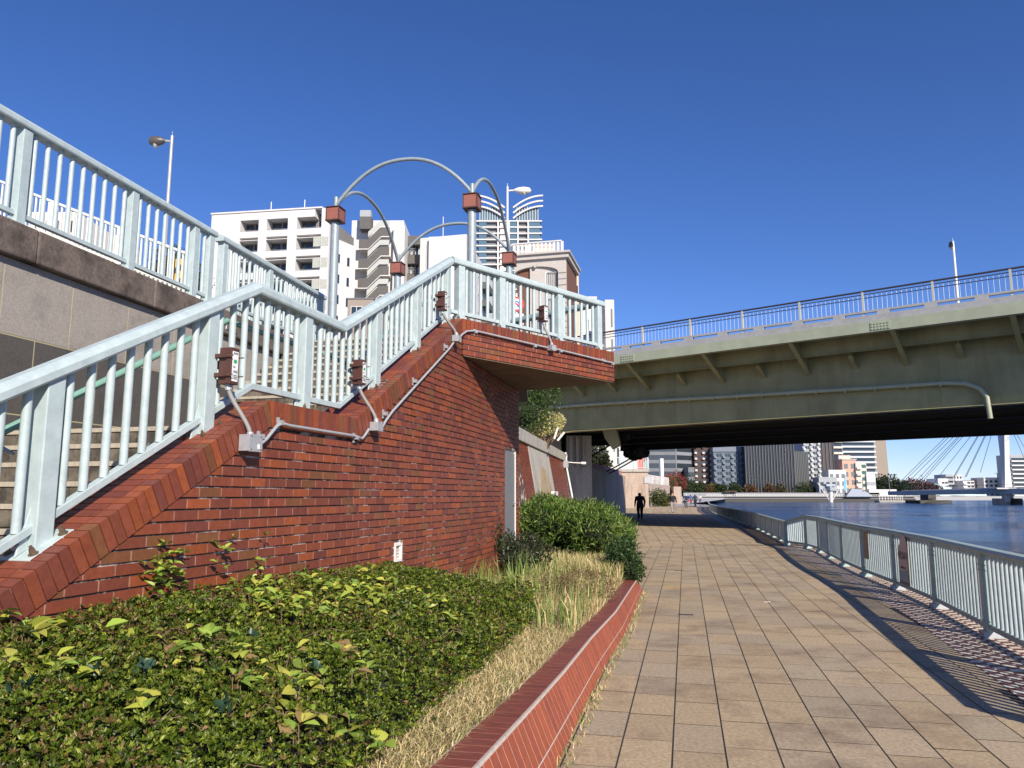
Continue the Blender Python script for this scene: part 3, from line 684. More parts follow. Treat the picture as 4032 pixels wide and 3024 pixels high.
for i, p in enumerate(pts3):
    d = (pts3[min(i + 1, len(pts3) - 1)] - pts3[max(i - 1, 0)]).normalized(); n = Vector((d.y, -d.x, 0))
    for a, z in prof: vs.append(p + n * a + Vector((0, 0, hz(p.y) + z)))
for i in range(len(pts3) - 1):
    for k in range(6): fs.append((i * 6 + k, i * 6 + (k + 1) % 6, (i + 1) * 6 + (k + 1) % 6, (i + 1) * 6 + k))
hr.add(vs, fs + [tuple(range(6))]); hr.build('handrail', MINT2, rr)
nbal = 0; stuffb = MB()
for i, (a, b_) in enumerate(zip(pts3, pts3[1:])):
    L = (b_ - a).length; h = math.atan2(b_.x - a.x, b_.y - a.y); f = Fr(a.x, a.y, h)
    br = MB(); br.bar(f.P(.06, 0, .12), f.P(L - .06, 0, .12), .06, .06); br.build('bottom_rail', MINT2, rr)
    z = hz(a.y)
    if i < 32:
        po = MB(); po.box(f, -.065, .065, -.06, .06, .05, z - .055); po.box(f, -.072, .072, -.067, .067, z - .20, z - .185); po.box(f, -.072, .072, -.067, .067, z - .26, z - .245); po.box(f, -.072, .072, -.067, .067, .17, .185)
        pob = po.build('post', MINT2, rr, bevel=.004 if i < 6 else 0)
        fp = MB(); fp.prism(f, [(-.12, 0), (.12, 0), (.07, .07), (-.07, .07)], -.10, .10); fp.build('base_plate', GALV if i < 5 else MINT2, pob)
    n = max(2, int(L / .142))
    for k in range(n):
        s = .065 + (L - .13) * (k + .5) / n
        zt = z + (hz(b_.y) - z) * s / L
        if nbal < 100:
            q = MB(); q.tube([f.P(s, .0, .145), f.P(s, .0, zt - .05)], .026, 12)
            q.build('baluster', MINT, rr, smooth=True); nbal += 1
        elif a.y < 90: stuffb.tube([f.P(s, 0, .145), f.P(s, 0, zt - .05)], .026, 6)
stuffb.build('balusters', MINT, rr, kind='stuff')
# signs on the railing
def onrail(u, Y): return Vector((rx(Y), Y, 0))
Ys = 12.75; f = Fr(rx(Ys), Ys, atan((rx(13.3) - rx(12.2)) / 1.1))
sg = thing('river_name_sign', 'pale pink board with a wavy top naming the river, on the river railing', 'sign', f.P(0, .09, .2))
m = MB(); outl = [(-.30, .17), (.30, .17), (.30, .74), (.22, .77), (.12, .84), (.02, .93), (-.10, .985), (-.20, .965), (-.27, .90), (-.30, .82)]
m.prism(f, outl, .075, .085); m.build('board_edge', BOXB, sg)
m = MB(); m.prism(f, [(s * .96, .02 + z * .965) for s, z in outl], .0855, .088); m.build('panel', mat('sign_pink', (.56, .42, .38), .6), sg)
m = MB(); m.prism(f, [(s * .955, z) for s, z in [(-.3, .20), (.3, .20), (.3, .36), (.2, .40), (.05, .37), (-.1, .41), (-.3, .40)]], .0882, .0895); m.build('river_motif', mat('sign_wave', (.30, .36, .37), .6), sg)
m = MB(); m.prism(f, [(s * .955, z) for s, z in [(-.3, .19), (.3, .19), (.3, .215), (-.3, .215)]], .0896, .091); m.build('base_band', BOXB, sg)
rt = Vector(f.P(1, 0, 0)) - Vector(f.P(0, 0, 0)); INKB = mat('sign_brown_ink', (.10, .04, .03), .6)
# board faces the path (left side), so its reading direction runs towards the far end
text('すみだがわ', 'lettering', INKB, .15, Vector(f.P(0, .0925, .62)), rt, (0, 0, 1), sg, sx=.76)
text('Sumida River', 'latin_lettering', INKB, .055, Vector(f.P(0, .092, .44)), rt, (0, 0, 1), sg, sx=1.0)
Ys = 15.25; f = Fr(rx(Ys), Ys, atan((rx(15.7) - rx(14.8)) / .9))
n2_ = thing('notice_board', 'narrow brown notice hanging on the river railing beyond the river name sign', 'sign', f.P(0, .08, .4))
m = MB(); m.box(f, -.15, .15, .07, .082, .38, .90); m.build('panel', mat('notice_tan', (.33, .22, .15), .6), n2_)
m = MB(); m.box(f, -.14, .14, .0822, .084, .82, .88); m.build('header', mat('notice_ochre', (.45, .27, .06), .6), n2_)
text('注意', 'lettering', INK, .06, Vector(f.P(0, .0845, .85)), (f.sn, f.cs, 0), (0, 0, 1), n2_)
# ================================================================== ROAD BRIDGE
FBr = Fr(3.45, 36.7, R(129.5))
brg = thing('road_bridge', 'olive green steel girder road bridge crossing over the promenade and the river', 'bridge', FBr.P(0, 3, 4.8))
S0, S1 = -11, 70; ZT = 8.34; WB = 24
m = MB(); m.box(FBr, S0 - 8, S1, 0, .35, ZT - .24, ZT); m.box(FBr, S0 - 8, S1, .35, WB - .35, ZT - .35, ZT - .12); m.box(FBr, S0 - 8, S1, WB - .35, WB, ZT - .24, ZT)
m.build('deck_slab', CONCG, brg)
m = MB(); m.box(FBr, S0 - 8, S1, -.04, .02, ZT - .66, ZT - .245); m.box(FBr, S0 - 8, S1, .02, .28, ZT - .66, ZT - .64); m.build('edge_beam', STEELP, brg)
for s in (2.5, 13.4, 24, 35): 
    q = MB()
    q.box(FBr, s - .35, s + .35, -.054, -.041, ZT - .62, ZT - .30)
    for i in range(6):
        for j in range(3): q.box(FBr, s - .32 + i * .115, s - .26 + i * .115, -.075, -.054, ZT - .59 + j * .10, ZT - .545 + j * .10)
    q.build('splice_plate', STEELP, brg)
m = MB(); m.box(FBr, S0, S1, 1.30, 1.33, 7.25, 7.96); m.box(FBr, S0, S1, 1.20, 1.43, 7.23, 7.25); m.build('stringer', STEELY, brg)
def girder(t, m_, zb=4.84, name='main_girder'):
    g = MB(); g.box(FBr, S0, S1, t, t + .04, zb + .03, 7.98); g.box(FBr, S0, S1, t - .28, t + .32, zb, zb + .03); return g.build(name, m_, brg)
girder(2.2, STEELY)
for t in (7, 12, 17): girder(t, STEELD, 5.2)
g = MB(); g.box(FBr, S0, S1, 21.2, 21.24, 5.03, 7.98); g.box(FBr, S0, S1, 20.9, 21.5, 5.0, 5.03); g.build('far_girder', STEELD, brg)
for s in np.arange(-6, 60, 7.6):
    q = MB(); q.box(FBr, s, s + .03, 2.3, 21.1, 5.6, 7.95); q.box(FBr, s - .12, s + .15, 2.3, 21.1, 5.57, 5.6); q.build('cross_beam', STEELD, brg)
for s in (2.6 + .9, 14.6 + .0, 31): # bolted web splices
    q = MB(); q.box(FBr, s - .22, s + .22, 2.186, 2.199, 4.92, 7.9)
    for i in range(4):
        for j in range(28): q.box(FBr, s - .18 + i * .11, s - .13 + i * .11, 2.168, 2.186, 4.98 + j * .102, 5.03 + j * .102)
    q.build('web_splice', STEELY, brg)
# brackets
for k in range(-2, 14):
    s = 3.4 + 3.8 * k - 1.05
    q = MB(); n0 = FBr
    def tri(s, t0, z0, t1, z1, th=.012):
        # triangular web lying across the bridge
        a = [FBr.P(s - th, t0, 7.95), FBr.P(s - th, t1, 7.95), FBr.P(s - th, t1, z1), FBr.P(s - th, t0, z0)]
        b_ = [FBr.P(s + th, t0, 7.95), FBr.P(s + th, t1, 7.95), FBr.P(s + th, t1, z1), FBr.P(s + th, t0, z0)]
        q.add(a + b_, [(0, 1, 2, 3), (7, 6, 5, 4), (0, 4, 5, 1), (1, 5, 6, 2), (2, 6, 7, 3), (3, 7, 4, 0)])
        q.bar(FBr.P(s, t0, z0), FBr.P(s, t1, z1), .18, .02)
    tri(s, .05, 7.72, 2.19, 6.62); q.build('outer_bracket', STEELP if False else STEELY, brg)
    q = MB(); tri(s + 1.9, 1.44, 7.1, 2.19, 6.68); q.build('inner_bracket', STEELY, brg)
# drain pipe on the web
pp = [(-8, 6.25), (0, 6.15), (6, 5.98), (12, 5.84), (15.0, 5.78), (15.7, 5.70), (16.15, 5.48), (16.35, 5.15), (16.4, 4.35)]
m = MB(); m.tube([FBr.P(s, 1.95, z) for s, z in pp], .085, 14); m.build('drain_pipe', STEELP, brg, smooth=True)
for s in np.arange(-7, 15, 1.15):
    z = lerp(pp, s); q = MB(); q.tube([FBr.P(s, 1.95, z), FBr.P(s + .09, 1.95, z)], .105, 14); q.box(FBr, s + .0, s + .05, 1.95, 2.19, z - .14, z - .09); q.build('pipe_clip', STEELP, brg)
m = MB(); m.tube([FBr.P(-4.6, 1.0, 7.3), FBr.P(-4.0, 1.1, 7.25), FBr.P(-3.8, 1.1, 7.1), FBr.P(-3.8, 1.1, 6.55)], .07, 12); m.build('downpipe', STEELP, brg, smooth=True)
m = MB(); m.tube([FBr.P(19, 20.5, 5.4), FBr.P(19, 20.5, 3.6)], .14, 14); o = m.build('downpipe', STEELD, brg, smooth=True)
# parapet railing
def prail(tn, root_label):
    r = thing('bridge_railing', root_label, 'railing', FBr.P(0, tn, ZT))
    for zz, rr_, mm, nm in ((ZT + .98, .038, DARKM, 'handrail'), (ZT + .86, .018, DARKM, 'upper_rail'), (ZT + .72, .016, DARKM, 'middle_rail')):
        q = MB(); q.tube([FBr.P(S0 - 8, tn, zz), FBr.P(S1, tn, zz)], rr_, 8); q.build(nm, mm, r)
    q = MB(); q.box(FBr, S0 - 8, S1, tn - .09, tn + .06, ZT + .13, ZT + .21); q.build('bottom_beam', CONCG, r)
    for s in np.arange(S0 - 7.7, S1, 1.6): q = MB(); q.box(FBr, s, s + .42, tn - .10, tn + .07, ZT + .002, ZT + .128); q.build('block', CONCG, r)
    for i in range(int((S1 - S0 + 8) / 2.4)):
        s = S0 - 7.4 + 2.4 * i; q = MB(); q.box(FBr, s - .035, s + .035, tn - .05, tn + .05, ZT, ZT + .96); q.build('post', LOUVR, r)
    q = MB()
    for s in np.arange(S0 - 7, S1, .172): q.tube([FBr.P(s, tn + .01, ZT + .21), FBr.P(s, tn + .01, ZT + .86)], .007, 4, cap=False)
    q.build('thin_bars', GALV, r, kind='stuff')
prail(.18, 'dark railed parapet with pale posts on the near edge of the road bridge')
# pier under the bridge
m = MB(); px0, px1 = ux(2234, 43), ux(2331, 43)
pier = thing('bridge_pier', 'grey concrete pier carrying the road bridge behind the bushes', 'pier', (px0, 44, 0))
m.box(WORLD, px0, px1, 43, 52, 1.3, 4.9); m.build('shaft', CONC, pier)
m = MB(); m.box(WORLD, px0 - .3, px1 - .3, 43.4, 53, -.1, 1.3); m.build('footing', STONED, pier)
m = MB()
for u in (2250, 2275, 2300): m.tube([(ux(u, 42.8), 42.8, 3.1), (ux(u, 42.8), 42.8, 4.8)], .09, 8)
m.build('wall_pipes', CONC, pier)
# abutment side behind
m = MB(); m.slab([(-14, 40), (px0 - .3, 43.4), (px0 - .5, 64), (-14, 66)], -.1, 7.9); m.build('bridge_abutment', CONC, None, label='dark concrete abutment closing the left end of the road bridge', cat='abutment')
# bundles of black sheeting and cables under the deck
def lump(name, label, c, sc_, seed):
    rg = np.random.default_rng(seed); import bmesh
    bm = bmesh.new(); bmesh.ops.create_icosphere(bm, subdivisions=3, radius=1)
    for v in bm.verts:
        k = 1 + .22 * math.sin(v.co.x * 5 + seed) * math.cos(v.co.y * 6) + rg.uniform(-.07, .07); v.co = Vector((v.co.x * sc_[0], v.co.y * sc_[1], v.co.z * sc_[2])) * k
    me = bpy.data.meshes.new(name); bm.to_mesh(me); me.materials.append(BLACKT); o = bpy.data.objects.new(name, me); COL.objects.link(o); o.location = c; tagit(o, label, 'tarp'); return o
p = at(2462, 1712, 47); lump('tarpaulin', 'black sheeting wrapped round steelwork under the near bridge girder', p, (.5, .4, .38), 3)
p = at(2503, 1782, 52); lump('tarpaulin', 'larger black bundle hanging under the bridge beside the white building', p, (.8, .5, .5), 9)
p0 = at(2420, 1715, 42); m = MB(); m.prism(Fr(p0.x, p0.y, R(118)), [(-.55, p0.z - .55 + .45), (-.1, p0.z - .75), (.35, p0.z - .55), (.1, p0.z + .45), (-.7, p0.z + .5)], -.12, .12); m.build('steel_bracket', STEELP, brg)
for k, (pts, lab) in enumerate((([at(2220, 1828, 42), at(2300, 1812, 44), at(2365, 1775, 46), at(2440, 1730, 47)], 'thick black cable sagging from the pier to the near black sheeting'),
                              ([at(2350, 1875, 60), at(2425, 1838, 56), at(2497, 1797, 52)], 'upper of two black cables rising to the larger black bundle'),
                              ([at(2360, 1884, 60), at(2435, 1846, 56), at(2505, 1806, 52)], 'lower of two black cables rising to the larger black bundle'))):
    m = MB(); m.tube(pts, .05, 8); m.build('black_cable', BLACKT, None, smooth=True, label=lab, cat='cable')

# ================================================================== LEVEE WALLS BEYOND
Fw2 = Fr(.37, 26, atan(.164))
rw = thing('brick_retaining_wall', 'sloping brick and concrete retaining wall with a blind arch beyond the steel door', 'wall', Fw2.P(6, 0, 0))
def batter(mb, s0, s1, z0, z1, t_bot, t_top, th=.3, col=None):
    vs = []
    for s in (s0, s1):
        for t, z in ((t_bot, z0), (t_top, z1), (t_top + th, z1), (t_bot + th, z0)): vs.append(Fw2.P(s, t, z))
    mb.add(vs, [(3, 2, 1, 0), (4, 5, 6, 7), (0, 1, 5, 4), (1, 2, 6, 5), (2, 3, 7, 6), (3, 0, 4, 7)], col)
ZW = 3.35
m = MB(); batter(m, -6, 14.4, 0, ZW, -.55, 0); m.build('wall_body', MORTAR, rw)
m = MB()
for k in range(44):
    z0 = k * .076; f = lambda z: -.55 * (1 - z / ZW) - .012; off = (k % 2) * .115
    s = -1.5 + off
    while s < 14.3:
        e = min(s + .22, 14.3)
        if not (.9 < s < 7.2): batter(m, s, e, z0 + .01, z0 + .074, f(z0), f(z0 + .07), .05, tilecol())
        s += .231
m.build('brick_tiles', BRICK, rw)
m = MB(); batter(m, .95, 7.2, 0, ZW - .02, -.60, -.03, .06); m.build('concrete_panel', CONC, rw)
m = MB(); pts = []
for s, z in [(2.2, 0), (6.2, 0)] + [(4.2 + 2.0 * cos(a), 1.25 + 1.45 * sin(a)) for a in np.linspace(0, pi, 14)]: pts.append((s, z))
fz = lambda z: -.60 + .57 * z / (ZW - .02) - .015
vs = [Fw2.P(s, fz(z), z) for s, z in pts] + [Fw2.P(s, fz(z) + .03, z) for s, z in pts]; n = len(pts)
m.add(vs, [tuple(range(n))] + [(i, i + n, (i + 1) % n + n, (i + 1) % n) for i in range(n)]); m.build('blind_arch', mat('arch_tan', (.36, .28, .19), .9, var=.2, vscale=3, dirt=.6, dirtcol=(.12, .09, .06), dscale=1.5, streak=True), rw)
m = MB(); m.box(Fw2, 4.0, 5.4, -.62, -.5, .9, 1.75); m.build('white_plate', FRAME, rw)
for z in (1.05, 1.22, 1.39, 1.56): q = MB(); q.box(Fw2, 4.02, 5.38, -.63, -.622, z, z + .03); q.build('plate_rib', GALV, rw)
m = MB(); m.box(Fw2, -6, 14.5, -.1, .5, ZW + .002, ZW + .42); m.build('coping', CONC, rw, bevel=.02)
m = MB(); m.tube([Fw2.P(14.6, -.68, 0), Fw2.P(14.6, -.08, ZW - .1), Fw2.P(14.6, -.12, ZW + .3), Fw2.P(14.3, -.1, ZW + .42)], .05, 10); m.build('white_downpipe', FRAME, rw, smooth=True)
m = MB(); m.box(Fw2, 13.6, 14.1, -.28, -.05, ZW - .35, ZW); m.build('small_cabinet', GALV, rw)
# lamp on a short arm at the end, and one over the door
m = MB(); m.tube([Fw2.P(14.4, -.1, ZW - .05), Fw2.P(14.4, -.9, ZW - .1)], .03, 8); m.tube([Fw2.P(14.4, -.9, ZW - .1), Fw2.P(14.4, -1.15, ZW - .11)], .07, 8); m.build('wall_lamp', FRAME, None, label='small white floodlight on an arm at the end of the brick retaining wall', cat='lamp')
# dark battered wall in the bridge shade, then the lit end block
lw = thing('levee_wall', 'dark battered concrete levee wall in the shade under the bridge', 'wall', (8, 60, 0))
a0, a1 = (ux(2331, 49), 49), (ux(2436, 70), 70)
m = MB(); m.slab([a0, (a1[0] + .6, a1[1]), (a1[0] - 3, a1[1]), (a0[0] - 3, a0[1])], -.1, 3.3); m.build('body', CONCW, lw)
m = MB(); m.slab([(a0[0] - .3, a0[1]), (a1[0] + .3, a1[1]), (a1[0] - 3, a1[1]), (a0[0] - 3, a0[1])], 3.31, 3.75); m.build('coping', mat('pink_coping', (.40, .21, .19), .8), lw)
bk = thing('levee_block', 'tall sunlit tan concrete block with a mint balustrade on top', 'wall', (16, 100, 0))
x0, x1 = ux(2437, 98), ux(2553, 98); zb = vz(1858, 98)
m = MB(); m.slab([(x0, 98), (x1, 98), (x1 + 1.2, 108), (x0, 108)], -.1, zb); m.build('body', CONCW, bk)
m = MB(); m.slab([(x0 - .1, 97.8), (x1 + .15, 97.8), (x1 + 1.4, 108.2), (x0 - .1, 108.2)], zb + .002, zb + .35); m.build('coping', CONC, bk)
m = MB(); m.box(WORLD, x0 + 3.2, x0 + 4.2, 97.9, 98.02, 3.1, 3.9); m.build('recess_panel', GALV, bk)
rl = thing('block_railing', 'mint balustrade on top of the sunlit tan block beyond the bridge', 'railing', ((x0 + x1) / 2, 98, zb))
xl = ux(2385, 98); zr = zb + .36
q = MB(); q.bar((xl, 98, zr + 1.45), (x1, 98, zr + 1.45), .12, .1); q.bar((xl, 98, zr + .15), (x1, 98, zr + .15), .1, .08); q.bar((x1, 98, zr + 1.45), (x1 + 1.2, 108, zr + 1.45), .12, .1); q.build('rails', MINT, rl)
q = MB()
for x in np.arange(xl, x1, .28): q.box(WORLD, x, x + .08, 97.96, 98.04, zr + .2, zr + 1.4)
for k in range(20): q.box(WORLD, x1 + .06 * k, x1 + .06 * k + .05, 98.3 + .5 * k, 98.36 + .5 * k, zr + .2, zr + 1.4)
q.build('bars', MINT, rl, kind='stuff')
for x in np.linspace(xl, x1 - .1, 4): q = MB(); q.box(WORLD, x, x + .2, 97.9, 98.1, zr, zr + 1.4); q.build('post', MINT, rl)
# ================================================================== BUILDINGS
def frame2(u0, Y0, u1, Y1, v=1700):
    x0 = at(u0, v, Y0).x; x1 = at(u1, v, Y1).x
    return Fr(x0, Y0, math.atan2(x1 - x0, Y1 - Y0)), math.hypot(x1 - x0, Y1 - Y0)
def side(fr, L, right=True, D=10):
    """frame of a side wall: from the front corner going back"""
    if right: p = fr.P(L, 0, 0); return Fr(p[0], p[1], fr.h - pi / 2)
    p = fr.P(0, 0, 0); return Fr(p[0], p[1], fr.h - pi / 2)
def shell(root, fr, L, D, z0, z1, m, name='wall'):
    b_ = MB(); b_.box(fr, 0, L, 0, D, z0, z1); return b_.build(name, m, root)
def winrow(root, fr, s0, s1, z, h, n, m, gap=.3, proud=.02, name='window', framem=None, t=0):
    w_ = (s1 - s0 - gap * (n - 1)) / n
    for k in range(n):
        a = s0 + k * (w_ + gap); q = MB(); q.box(fr, a, a + w_, t - proud, t + .05, z, z + h); o = q.build(name, m, root)
        if framem:
            f = MB(); e = .06
            for x0, x1, y0, y1 in ((a - e, a, z - e, z + h + e), (a + w_, a + w_ + e, z - e, z + h + e), (a, a + w_, z + h, z + h + e), (a, a + w_, z - e, z), (a + w_ / 2 - .03, a + w_ / 2 + .03, z, z + h)): f.box(fr, x0, x1, t - proud - .05, t - proud + .01, y0, y1)
            f.build('frame', framem, o)
# ---- B1 white apartment block with recessed loggias
f1, L1 = frame2(867, 107.5, 1285, 105, 846); Z1 = vz(846, 106, 1080); FL = 3.05
B1 = thing('apartment_building', 'white apartment block with dark recessed balconies and two rooftop rods', 'building', f1.P(L1 / 2, 5, 3))
shell(B1, f1, L1, 12, 3, Z1 - .1, mat('recess_shade', (.22, .21, .20), .8), 'core')  # white core coloured darker for the shade inside the deep balconies
q = MB()
for i in range(11):
    zt = Z1 - 1.35 - i * FL
    q.box(f1, .0, L1, -1.6, -.02, zt - 2.95, zt - 1.75) if False else None
# vertical piers
bays = [(1.0, 2.95), (2.95, 4.4), (4.4, 7.6), (8.6, 12.0 - .7), (12.3, 16.2)]
def pu(u): return hit(f1, u, 1100, -1.6)[0]
bx = [(pu(935), pu(1008)), (pu(1040), pu(1124)), (pu(1160), pu(1290))]
xs_ = [0] + [x for b_ in bx for x in b_]; xs_[-1] = L1
pier = MB()
prev = -.35
for (a, b_) in bx: pier.box(f1, prev, a, -1.6, -.004, 3, Z1); prev = b_
pier.box(f1, prev, L1, -1.6, -.004, 3, Z1); pier.build('piers', WHITE, B1)
zt = Z1; ro = MB(); ro.box(f1, -.45, L1 + .1, -1.75, .0, Z1 + .003, Z1 + .22); ro.build('roof_edge', WHITE, B1)
for i in range(11):
    za = Z1 - 1.15 - i * FL  # head of opening
    for bi, (a, b_) in enumerate(bx):
        s_ = MB(); s_.box(f1, a + .003, b_ - .003, -1.62, -1.45, za - FL + .45, za - 1.68); s_.box(f1, a + .003, b_ - .003, -1.45, -.01, za - FL + .45, za - FL + .6)
        s_.build('balcony_front', WHITE, B1)
        r_ = MB(); r_.bar(f1.P(a, -1.5, za - 1.52), f1.P(b_, -1.5, za - 1.52), .04, .04); r_.build('balcony_rail', GREYL, B1)
        w_ = MB(); w_.box(f1, a + .2, a + (b_ - a) * .45, -.06, -.012, za - 2.2, za - .15); w_.box(f1, a + (b_ - a) * .55, b_ - .2, -.06, -.012, za - 2.2, za - .15); w_.build('window', GLASS, B1)
        if bi == 2 and i:
            w_ = MB(); w_.box(f1, b_ - 2.3, b_ - 1.25, -1.62, -1.55, za - 1.35, za - .02); w_.box(f1, b_ - 1.1, b_ - .1, -1.62, -1.55, za - 1.35, za - .02); w_.build('curtained_window', CURT, B1)
    if i == 0:
        s_ = MB(); s_.box(f1, bx[0][0] + .003, L1 - 1.0, -1.61, -.02, Z1 - 1.14, Z1 - .01); s_.build('parapet_band', WHITE, B1)
    else:
        s_ = MB()
        for (a, b_) in bx: s_.box(f1, a + .003, b_ - .003, -1.60, -.02, za + .01, za + .10)
        s_.build('slab_edge', WHITE, B1)
sr1 = Fr(*f1.P(L1, 0, 0)[:2], math.atan2(at(1397, 885, 110.4).x - f1.P(L1, 0, 0)[0], 110.4 - f1.P(L1, 0, 0)[1]))
for i in range(1, 9):
    for a in (2.6, 4.7): winrow(B1, sr1, a, a + .5, Z1 - 3.6 - i * FL, 1.3, 1, GLASS, t=-.02)
for s in (L1 * .42, L1 * .74): q = MB(); q.tube([f1.P(s, 2, Z1), f1.P(s, 2, Z1 + 2.9)], .07, 6); q.build('roof_rod', FRAME, B1)
# side wing following the real side wall
q = MB(); a_ = f1.P(L1, -1.6, 0); b2_ = sr1.P(6.3, 0, 0); q.slab([(sr1.P(.003, 0, 0)[0], sr1.P(.003, 0, 0)[1]), (b2_[0], b2_[1]), (b2_[0] - 4, b2_[1] + 4), (f1.P(L1, 6, 0)[0] + .003, f1.P(L1, 6, 0)[1])], 3, Z1 - 3.2); q.build('side_wing', WHITE, B1)
# ---- B2 stair tower block
Y2 = 116; f2, L2_ = frame2(1385, Y2, 1590, Y2, 900); Z2 = vz(868, Y2, 1480)
B2 = thing('apartment_building', 'white block with a dark zigzag outdoor fire stair and glass screens', 'building', f2.P(L2_ / 2, 3, 3))
shell(B2, f2, L2_, 10, 3, Z2, WHITE)
sx_ = lambda u: hit(f2, u, 1000, -1.8)[0]
q = MB(); q.box(f2, sx_(1412), sx_(1458), -1.8, -.01, Z2 - 2, Z2 - .02); q.build('stair_head', DARKG, B2)
q = MB(); q.box(f2, sx_(1412), sx_(1455), -1.7, -.5, Z2 + .0, Z2 + 1.05); q.build('roof_screen', GREYL, B2)
for i in range(7):
    z = Z2 - 3.4 - i * 3.1
    q = MB(); q.prism(f2, [(sx_(1412), z - 1.8), (sx_(1412), z - .3), (sx_(1448), z - .3), (sx_(1495), z + 1.6), (sx_(1532), z + 1.6), (sx_(1532), z + .2), (sx_(1500), z + .2), (sx_(1450), z - 1.8)], -1.9, -1.75); q.build('stair_balustrade', DARKG, B2)
    q = MB(); q.prism(f2, [(sx_(1448), z + .0), (sx_(1495), z + 1.9), (sx_(1532), z + 1.9), (sx_(1532), z + 2.7), (sx_(1495), z + 2.7), (sx_(1448), z + .9)], -1.88, -1.8); q.build('glass_screen', mat('frosted', (.45, .46, .43), .4), B2)
    q = MB(); q.prism(f2, [(sx_(1412), z - 1.95), (sx_(1450), z - 1.95), (sx_(1500), z + .05), (sx_(1536), z + .05), (sx_(1536), z + .19), (sx_(1500), z + .19), (sx_(1450), z - 1.81), (sx_(1412), z - 1.81)], -1.9, -.02); q.build('stair_flight', WHITE, B2)
q = MB(); q.box(f2, sx_(1545), sx_(1590), -1.2, -.01, 3, Z2 - 1.2); q.build('side_shaft', WHITE2, B2)
# low taupe house in front
f9, L9 = frame2(1368, 95, 1470, 95, 1230); z9 = vz(1178, 95, 1420)
B9 = thing('house', 'low taupe flat-roofed house at the foot of the white blocks', 'building', f9.P(L9 / 2, 3, 3)); shell(B9, f9, L9, 8, 3, z9, TAUPE)
winrow(B9, f9, L9 * .15, L9 * .55, z9 - 2.6, 1.6, 1, GLASS, framem=FRAME); q = MB(); q.box(f9, -.1, L9 + .1, -.1, 8.1, z9 + .002, z9 + .15); q.build('roof', GREY, B9)
# ---- B3 grey balconied slice, B4 white block
f3, L3 = frame2(1588, 122, 1658, 122, 950); Z3 = vz(936, 122, 1620)
B3 = thing('apartment_building', 'narrow grey block with dark balcony bands between the white buildings', 'building', f3.P(L3 / 2, 3, 3)); shell(B3, f3, L3, 10, 3, Z3, GREYL)
for i in range(8):
    z = Z3 - .1 - i * 3.2; q = MB(); q.box(f3, 0, L3, -1.3, -.01, z - 1.5, z); q.build('dark_band', DARKG, B3)
    winrow(B3, f3, .3, L3 - .4, z - 2.9, 1.4, 2, GLASS, framem=FRAME)
    if i < 4:
        q = MB()
        for k in range(4): q.bar(f3.P(.1, -1.25, z - 2.2 - .25 * k), f3.P(L3 * .7, -1.25, z - 2.2 - .25 * k), .03, .06)
        q.build('laundry_rail', GREYL, B3)
f4, L4 = frame2(1655, 118, 1836, 116, 950); Z4 = vz(930, 117, 1745)
B4 = thing('apartment_building', 'plain white block with four slit windows and a rooftop rod', 'building', f4.P(L4 / 2, 3, 3)); shell(B4, f4, L4, 3, 3, Z4, WHITE)
for i in range(5):
    for k, u in enumerate((1695, 1727, 1757, 1788)):
        s = hit(f4, u, 1000, 0)[0]; q = MB(); q.box(f4, s - .26, s + .26, -.02, .04, Z4 - 2.7 - i * 4.6, Z4 - 1.55 - i * 4.6); q.build('window', GLASS, B4)
q = MB()
for a, b_, c_, d_ in ((hit(f4, 1683, 1000)[0], hit(f4, 1800, 1000)[0], Z4 - .75, Z4 - .6), (hit(f4, 1683, 1000)[0] - .15, hit(f4, 1683, 1000)[0], Z4 - 22, Z4 - 1.05), (hit(f4, 1800, 1000)[0], hit(f4, 1800, 1000)[0] + .15, Z4 - 22, Z4 - 1.05)): q.box(f4, a, b_, -.12, -.01, c_, d_)
q.build('facade_frame', WHITE2, B4)
f4b, L4b = frame2(1836, 116, 1960, 150, 1000)
q = MB(); q.box(f4b, .01, L4b, .01, 6, 3, Z4 - .2); q.build('side_wall', WHITE, B4)
for i in range(7):
    z = Z4 - 3.4 - i * 3.1; winrow(B4, f4b, 3, L4b - 3, z - .2, 1.5, 4, GLASSB, gap=4.6, framem=FRAME)
    q = MB(); q.box(f4b, L4b * .42, L4b * .58, -1.2, 0, z - 1.5, z - .3); q.build('side_balcony', DARKG, B4)
q = MB(); q.tube([f4.P(L4 * .4, 2, Z4), f4.P(L4 * .4, 2, Z4 + 4)], .06, 6); q.build('roof_rod', FRAME, B4)
# ---- B5 far tower with winged crown
Y5 = 350; f5, L5 = frame2(1878, Y5, 2130, Y5, 950); Z5 = vz(872, Y5, 2010); FT = 3.02
B5 = thing('residential_tower', 'tall pale residential tower with a winged curved crown, farthest of the white buildings', 'building', f5.P(L5 / 2, 8, 3))
shell(B5, f5, L5, 25, 3, Z5, GREY)
for i in range(26):
    z = Z5 - i * FT
    q = MB(); q.box(f5, -.5, L5 + .5, -1.6, -.02, z - .62, z); q.build('floor_band', WHITE, B5)
    if i < 16:
        for a, b_, m_ in ((.03, .15, GLASSB), (.50, .62, GLASSB), (.80, .985, GLASSB)):
            q = MB(); q.box(f5, L5 * a, L5 * b_, -1.2, -.02, z - FT + .02, z - .63); q.build('glazed_bay', m_, B5)
        q = MB(); q.box(f5, L5 * .36, L5 * .46, -.8, -.02, z - FT + .02, z - .63); q.build('white_bay', WHITE, B5)
for u in (.33, .5, .64, .80): q = MB(); q.box(f5, L5 * u - .35, L5 * u + .35, -1.7, -.01, 10, Z5); q.build('fin', WHITE, B5)
q = MB(); q.box(f5, 1, L5 * .40, -.5, 14, Z5 + .01, Z5 + 7); q.box(f5, L5 * .60, L5 - 1, -.5, 14, Z5 + .01, Z5 + 7); q.build('crown_glass', GLASSB, B5)
